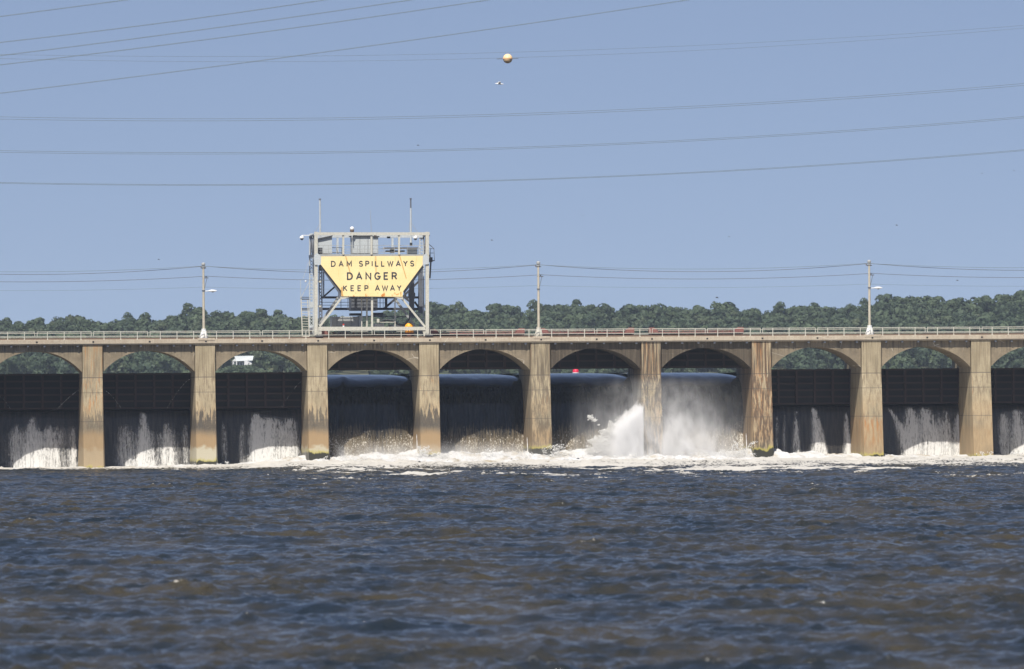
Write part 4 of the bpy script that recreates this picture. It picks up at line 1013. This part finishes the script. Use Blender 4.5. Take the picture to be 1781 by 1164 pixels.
def crowns(r, nv=12, nl=460):
    out = []
    for _ in range(nv):
        lobes = r.integers(6, 10); C_ = []
        for i in range(lobes):
            a = r.uniform(0, 6.28); h = r.uniform(-.35, .62); q = (1-h*h*.8)*.58*r.uniform(.4, 1)
            C_.append((q*math.cos(a), q*math.sin(a), h, r.uniform(.34, .52)))
        C_.append((0, 0, .35, .5)); C_ = np.array(C_)
        i = r.integers(0, len(C_), nl); d_ = r.normal(size=(nl, 3)); d_ /= np.linalg.norm(d_, axis=1)[:, None]; d_[:, 2] = np.abs(d_[:, 2])*.9-.25
        P = C_[i, :3]+d_*C_[i, 3:4]*r.uniform(.86, 1.06, (nl, 1))
        nrm = d_+r.normal(0, .2, (nl, 3)); nrm /= np.linalg.norm(nrm, axis=1)[:, None]
        t1 = np.cross(nrm, r.normal(size=(nl, 3))); t1 /= np.linalg.norm(t1, axis=1)[:, None]; t2 = np.cross(nrm, t1)
        s_ = r.uniform(.07, .16, (nl, 1)); a = t1*s_; b_ = t2*s_*r.uniform(.5, 1, (nl, 1))
        V = np.stack([P-a, P-b_+nrm*s_*.15, P+a, P+b_-nrm*s_*.1], 1)
        out.append((V, r.random(nl)))
    return out
def forest():
    r = np.random.default_rng(21); var = crowns(r); VV = []; TT = []; LL = []
    sp = 6.3
    for Y in np.r_[np.arange(YF+4, YR-20, 11.), np.arange(YR-20, YR+24, 6.)]:
        x0_ = CX+(Y+800)*-.015; x1_ = CX+(Y+800)*.25
        for x in np.arange(x0_, x1_, sp):
            X = x+r.uniform(-2.8, 2.8); y = Y+r.uniform(-4, 4)
            nearh = abs(X-hx.x-.5) < 9 and y < hx.y+14
            if nearh and y > hx.y-8: continue
            t = (y-YF)/(YR-YF)
            rad = (3.0+4.4*r.random()**1.8) if t > .06 else r.uniform(2.2, 4.2)
            gz = float(ground_z(np.array([X]), np.array([y]))[0])
            hgt = (11.2+r.normal(0, 1.5)) if t > .06 else r.uniform(3.5, 8)
            V, lf = var[r.integers(0, len(var))]; a = r.uniform(0, 6.28); ca, sa = math.cos(a), math.sin(a)
            hv = rad*r.uniform(.8, 1.1)
            if nearh: hv *= .6; hgt = hx.z-2.3-gz+r.uniform(-.8, .5)
            if nearh and hgt < 1: continue
            hv = hv; W_ = V.copy(); W_[..., 0] = (V[..., 0]*ca-V[..., 1]*sa)*rad; W_[..., 1] = (V[..., 0]*sa+V[..., 1]*ca)*rad; W_[..., 2] = V[..., 2]*hv
            W_ += np.array([X, y, max(gz+hgt-hv, gz+hv*.45)])
            tint = np.clip(r.beta(1.1, 2.0)+(.28 if t < .06 else 0)-.0, 0, 1)
            VV.append(W_.reshape(-1, 3)); TT.append(np.full(len(lf), tint)); LL.append(lf)
    for bx in np.arange(403, 447, 2.6):   # bushes at the foot of the house
        c_ = at(bx, 640.5+r.uniform(-1.2, 1), hx.y-9); V, lf = var[r.integers(0, len(var))]; rad = r.uniform(1.5, 2.3)
        VV.append((V*rad+np.array([c_.x, c_.y, c_.z-.8])).reshape(-1, 3)); TT.append(np.full(len(lf), r.uniform(.2, .7))); LL.append(lf)
    V = np.concatenate(VV); F = np.arange(len(V)).reshape(-1, 4)
    o = npmesh('forest', V, F, M['leaf'], smooth=False, attrs={'tint': ('FACE', np.concatenate(TT)), 'leaf': ('FACE', np.concatenate(LL))})
    tag(o, 'dense summer woodland covering the hills beyond the dam', 'forest', kind='stuff')
    print('forest crowns', len(VV))
forest()
def house():
    Y = hx.y; P = lambda x, y, d=0: at(x, y, Y+d)
    gz = P(410, 638).z
    e = empty('house', (P(405, 638).x, Y, gz), label='white house with pale roof among the trees behind the third bay', cat='house')
    f = lambda x: P(x, 630).x
    zt = P(410, 627).z; rz = P(410, 621).z
    MB().box(f(406), f(423.5), Y, Y+7, gz-2, zt).build('main_wall', M['white'], e)
    MB().box(f(424), f(437), Y-2.5, Y+6, gz-2, zt-.1).prism([(f(424), zt-.1), (f(437.5), zt-.1), (f(436), zt+.75)], Y-2.5, Y+5.9).build('side_wing', M['white'], e)
    MB().add([(f(407.5), Y-.6, rz+.1), (f(441), Y-.6, rz+.3), (f(438), Y-3.2, zt-.1), (f(411), Y-1.2, zt-.25), (f(407.5), Y+3, rz+.35), (f(441), Y+3, rz+.4)],
             [(3, 2, 1, 0), (0, 1, 5, 4)]).build('roof', M['pale'], e)
    MB().prism([(f(404.5), zt-.3), (f(411.5), zt-.3), (f(408), zt+.55)], Y-2.2, Y+1).bar((f(405.3), Y-2, gz), (f(405.3), Y-2, zt-.3), .3).bar((f(410.6), Y-2, gz), (f(410.6), Y-2, zt-.3), .3).build('porch', M['white'], e)
    MB().box(f(413), f(415.5), Y-.06, Y-.01, zt-2.0, zt-.7).build('window', M['slate'], e)
    MB().box(f(418), f(420.5), Y-.06, Y-.01, zt-2.0, zt-.7).build('window', M['slate'], e)
    MB().box(f(431), f(432.4), Y-2.57, Y-2.51, gz, zt-.8).build('door', M['slate'], e)
house()
by = at(1001.3, 645.5, 130); rb = G('buoy_red'); rb.set(Base_Color=(.62, .02, .06), Roughness=.4)
bu = empty('buoy', (by.x, by.y, 11.7), label='bright red buoy floating upstream seen through the third open bay', cat='buoy')
MB().lathe(by.x, by.y, [(.30, 11.5), (.44, 11.8), (.44, by.z+.12), (.34, by.z+.24), (.12, by.z+.27)], 16).build('buoy_body', rb.m, bu, smooth=True)
MB().lathe(by.x, by.y, [(.46, by.z-.3), (.46, by.z-.2)], 16).build('buoy_band', M['white'], bu)

# ================================================================== haze
hz = G('haze_air', False); v = hz.n('VolumePrincipled'); hz.l(v.outputs[0], hz.out.inputs['Volume'])
v.inputs['Color'].default_value = (.72, .84, 1, 1); v.inputs['Density'].default_value = .00005; v.inputs['Anisotropy'].default_value = .0
tag(MB().box(-1250, 1450, -1250, 2650, -5, 75).build('haze', hz.m), 'thin bluish summer haze over the river valley', 'haze', kind='stuff')
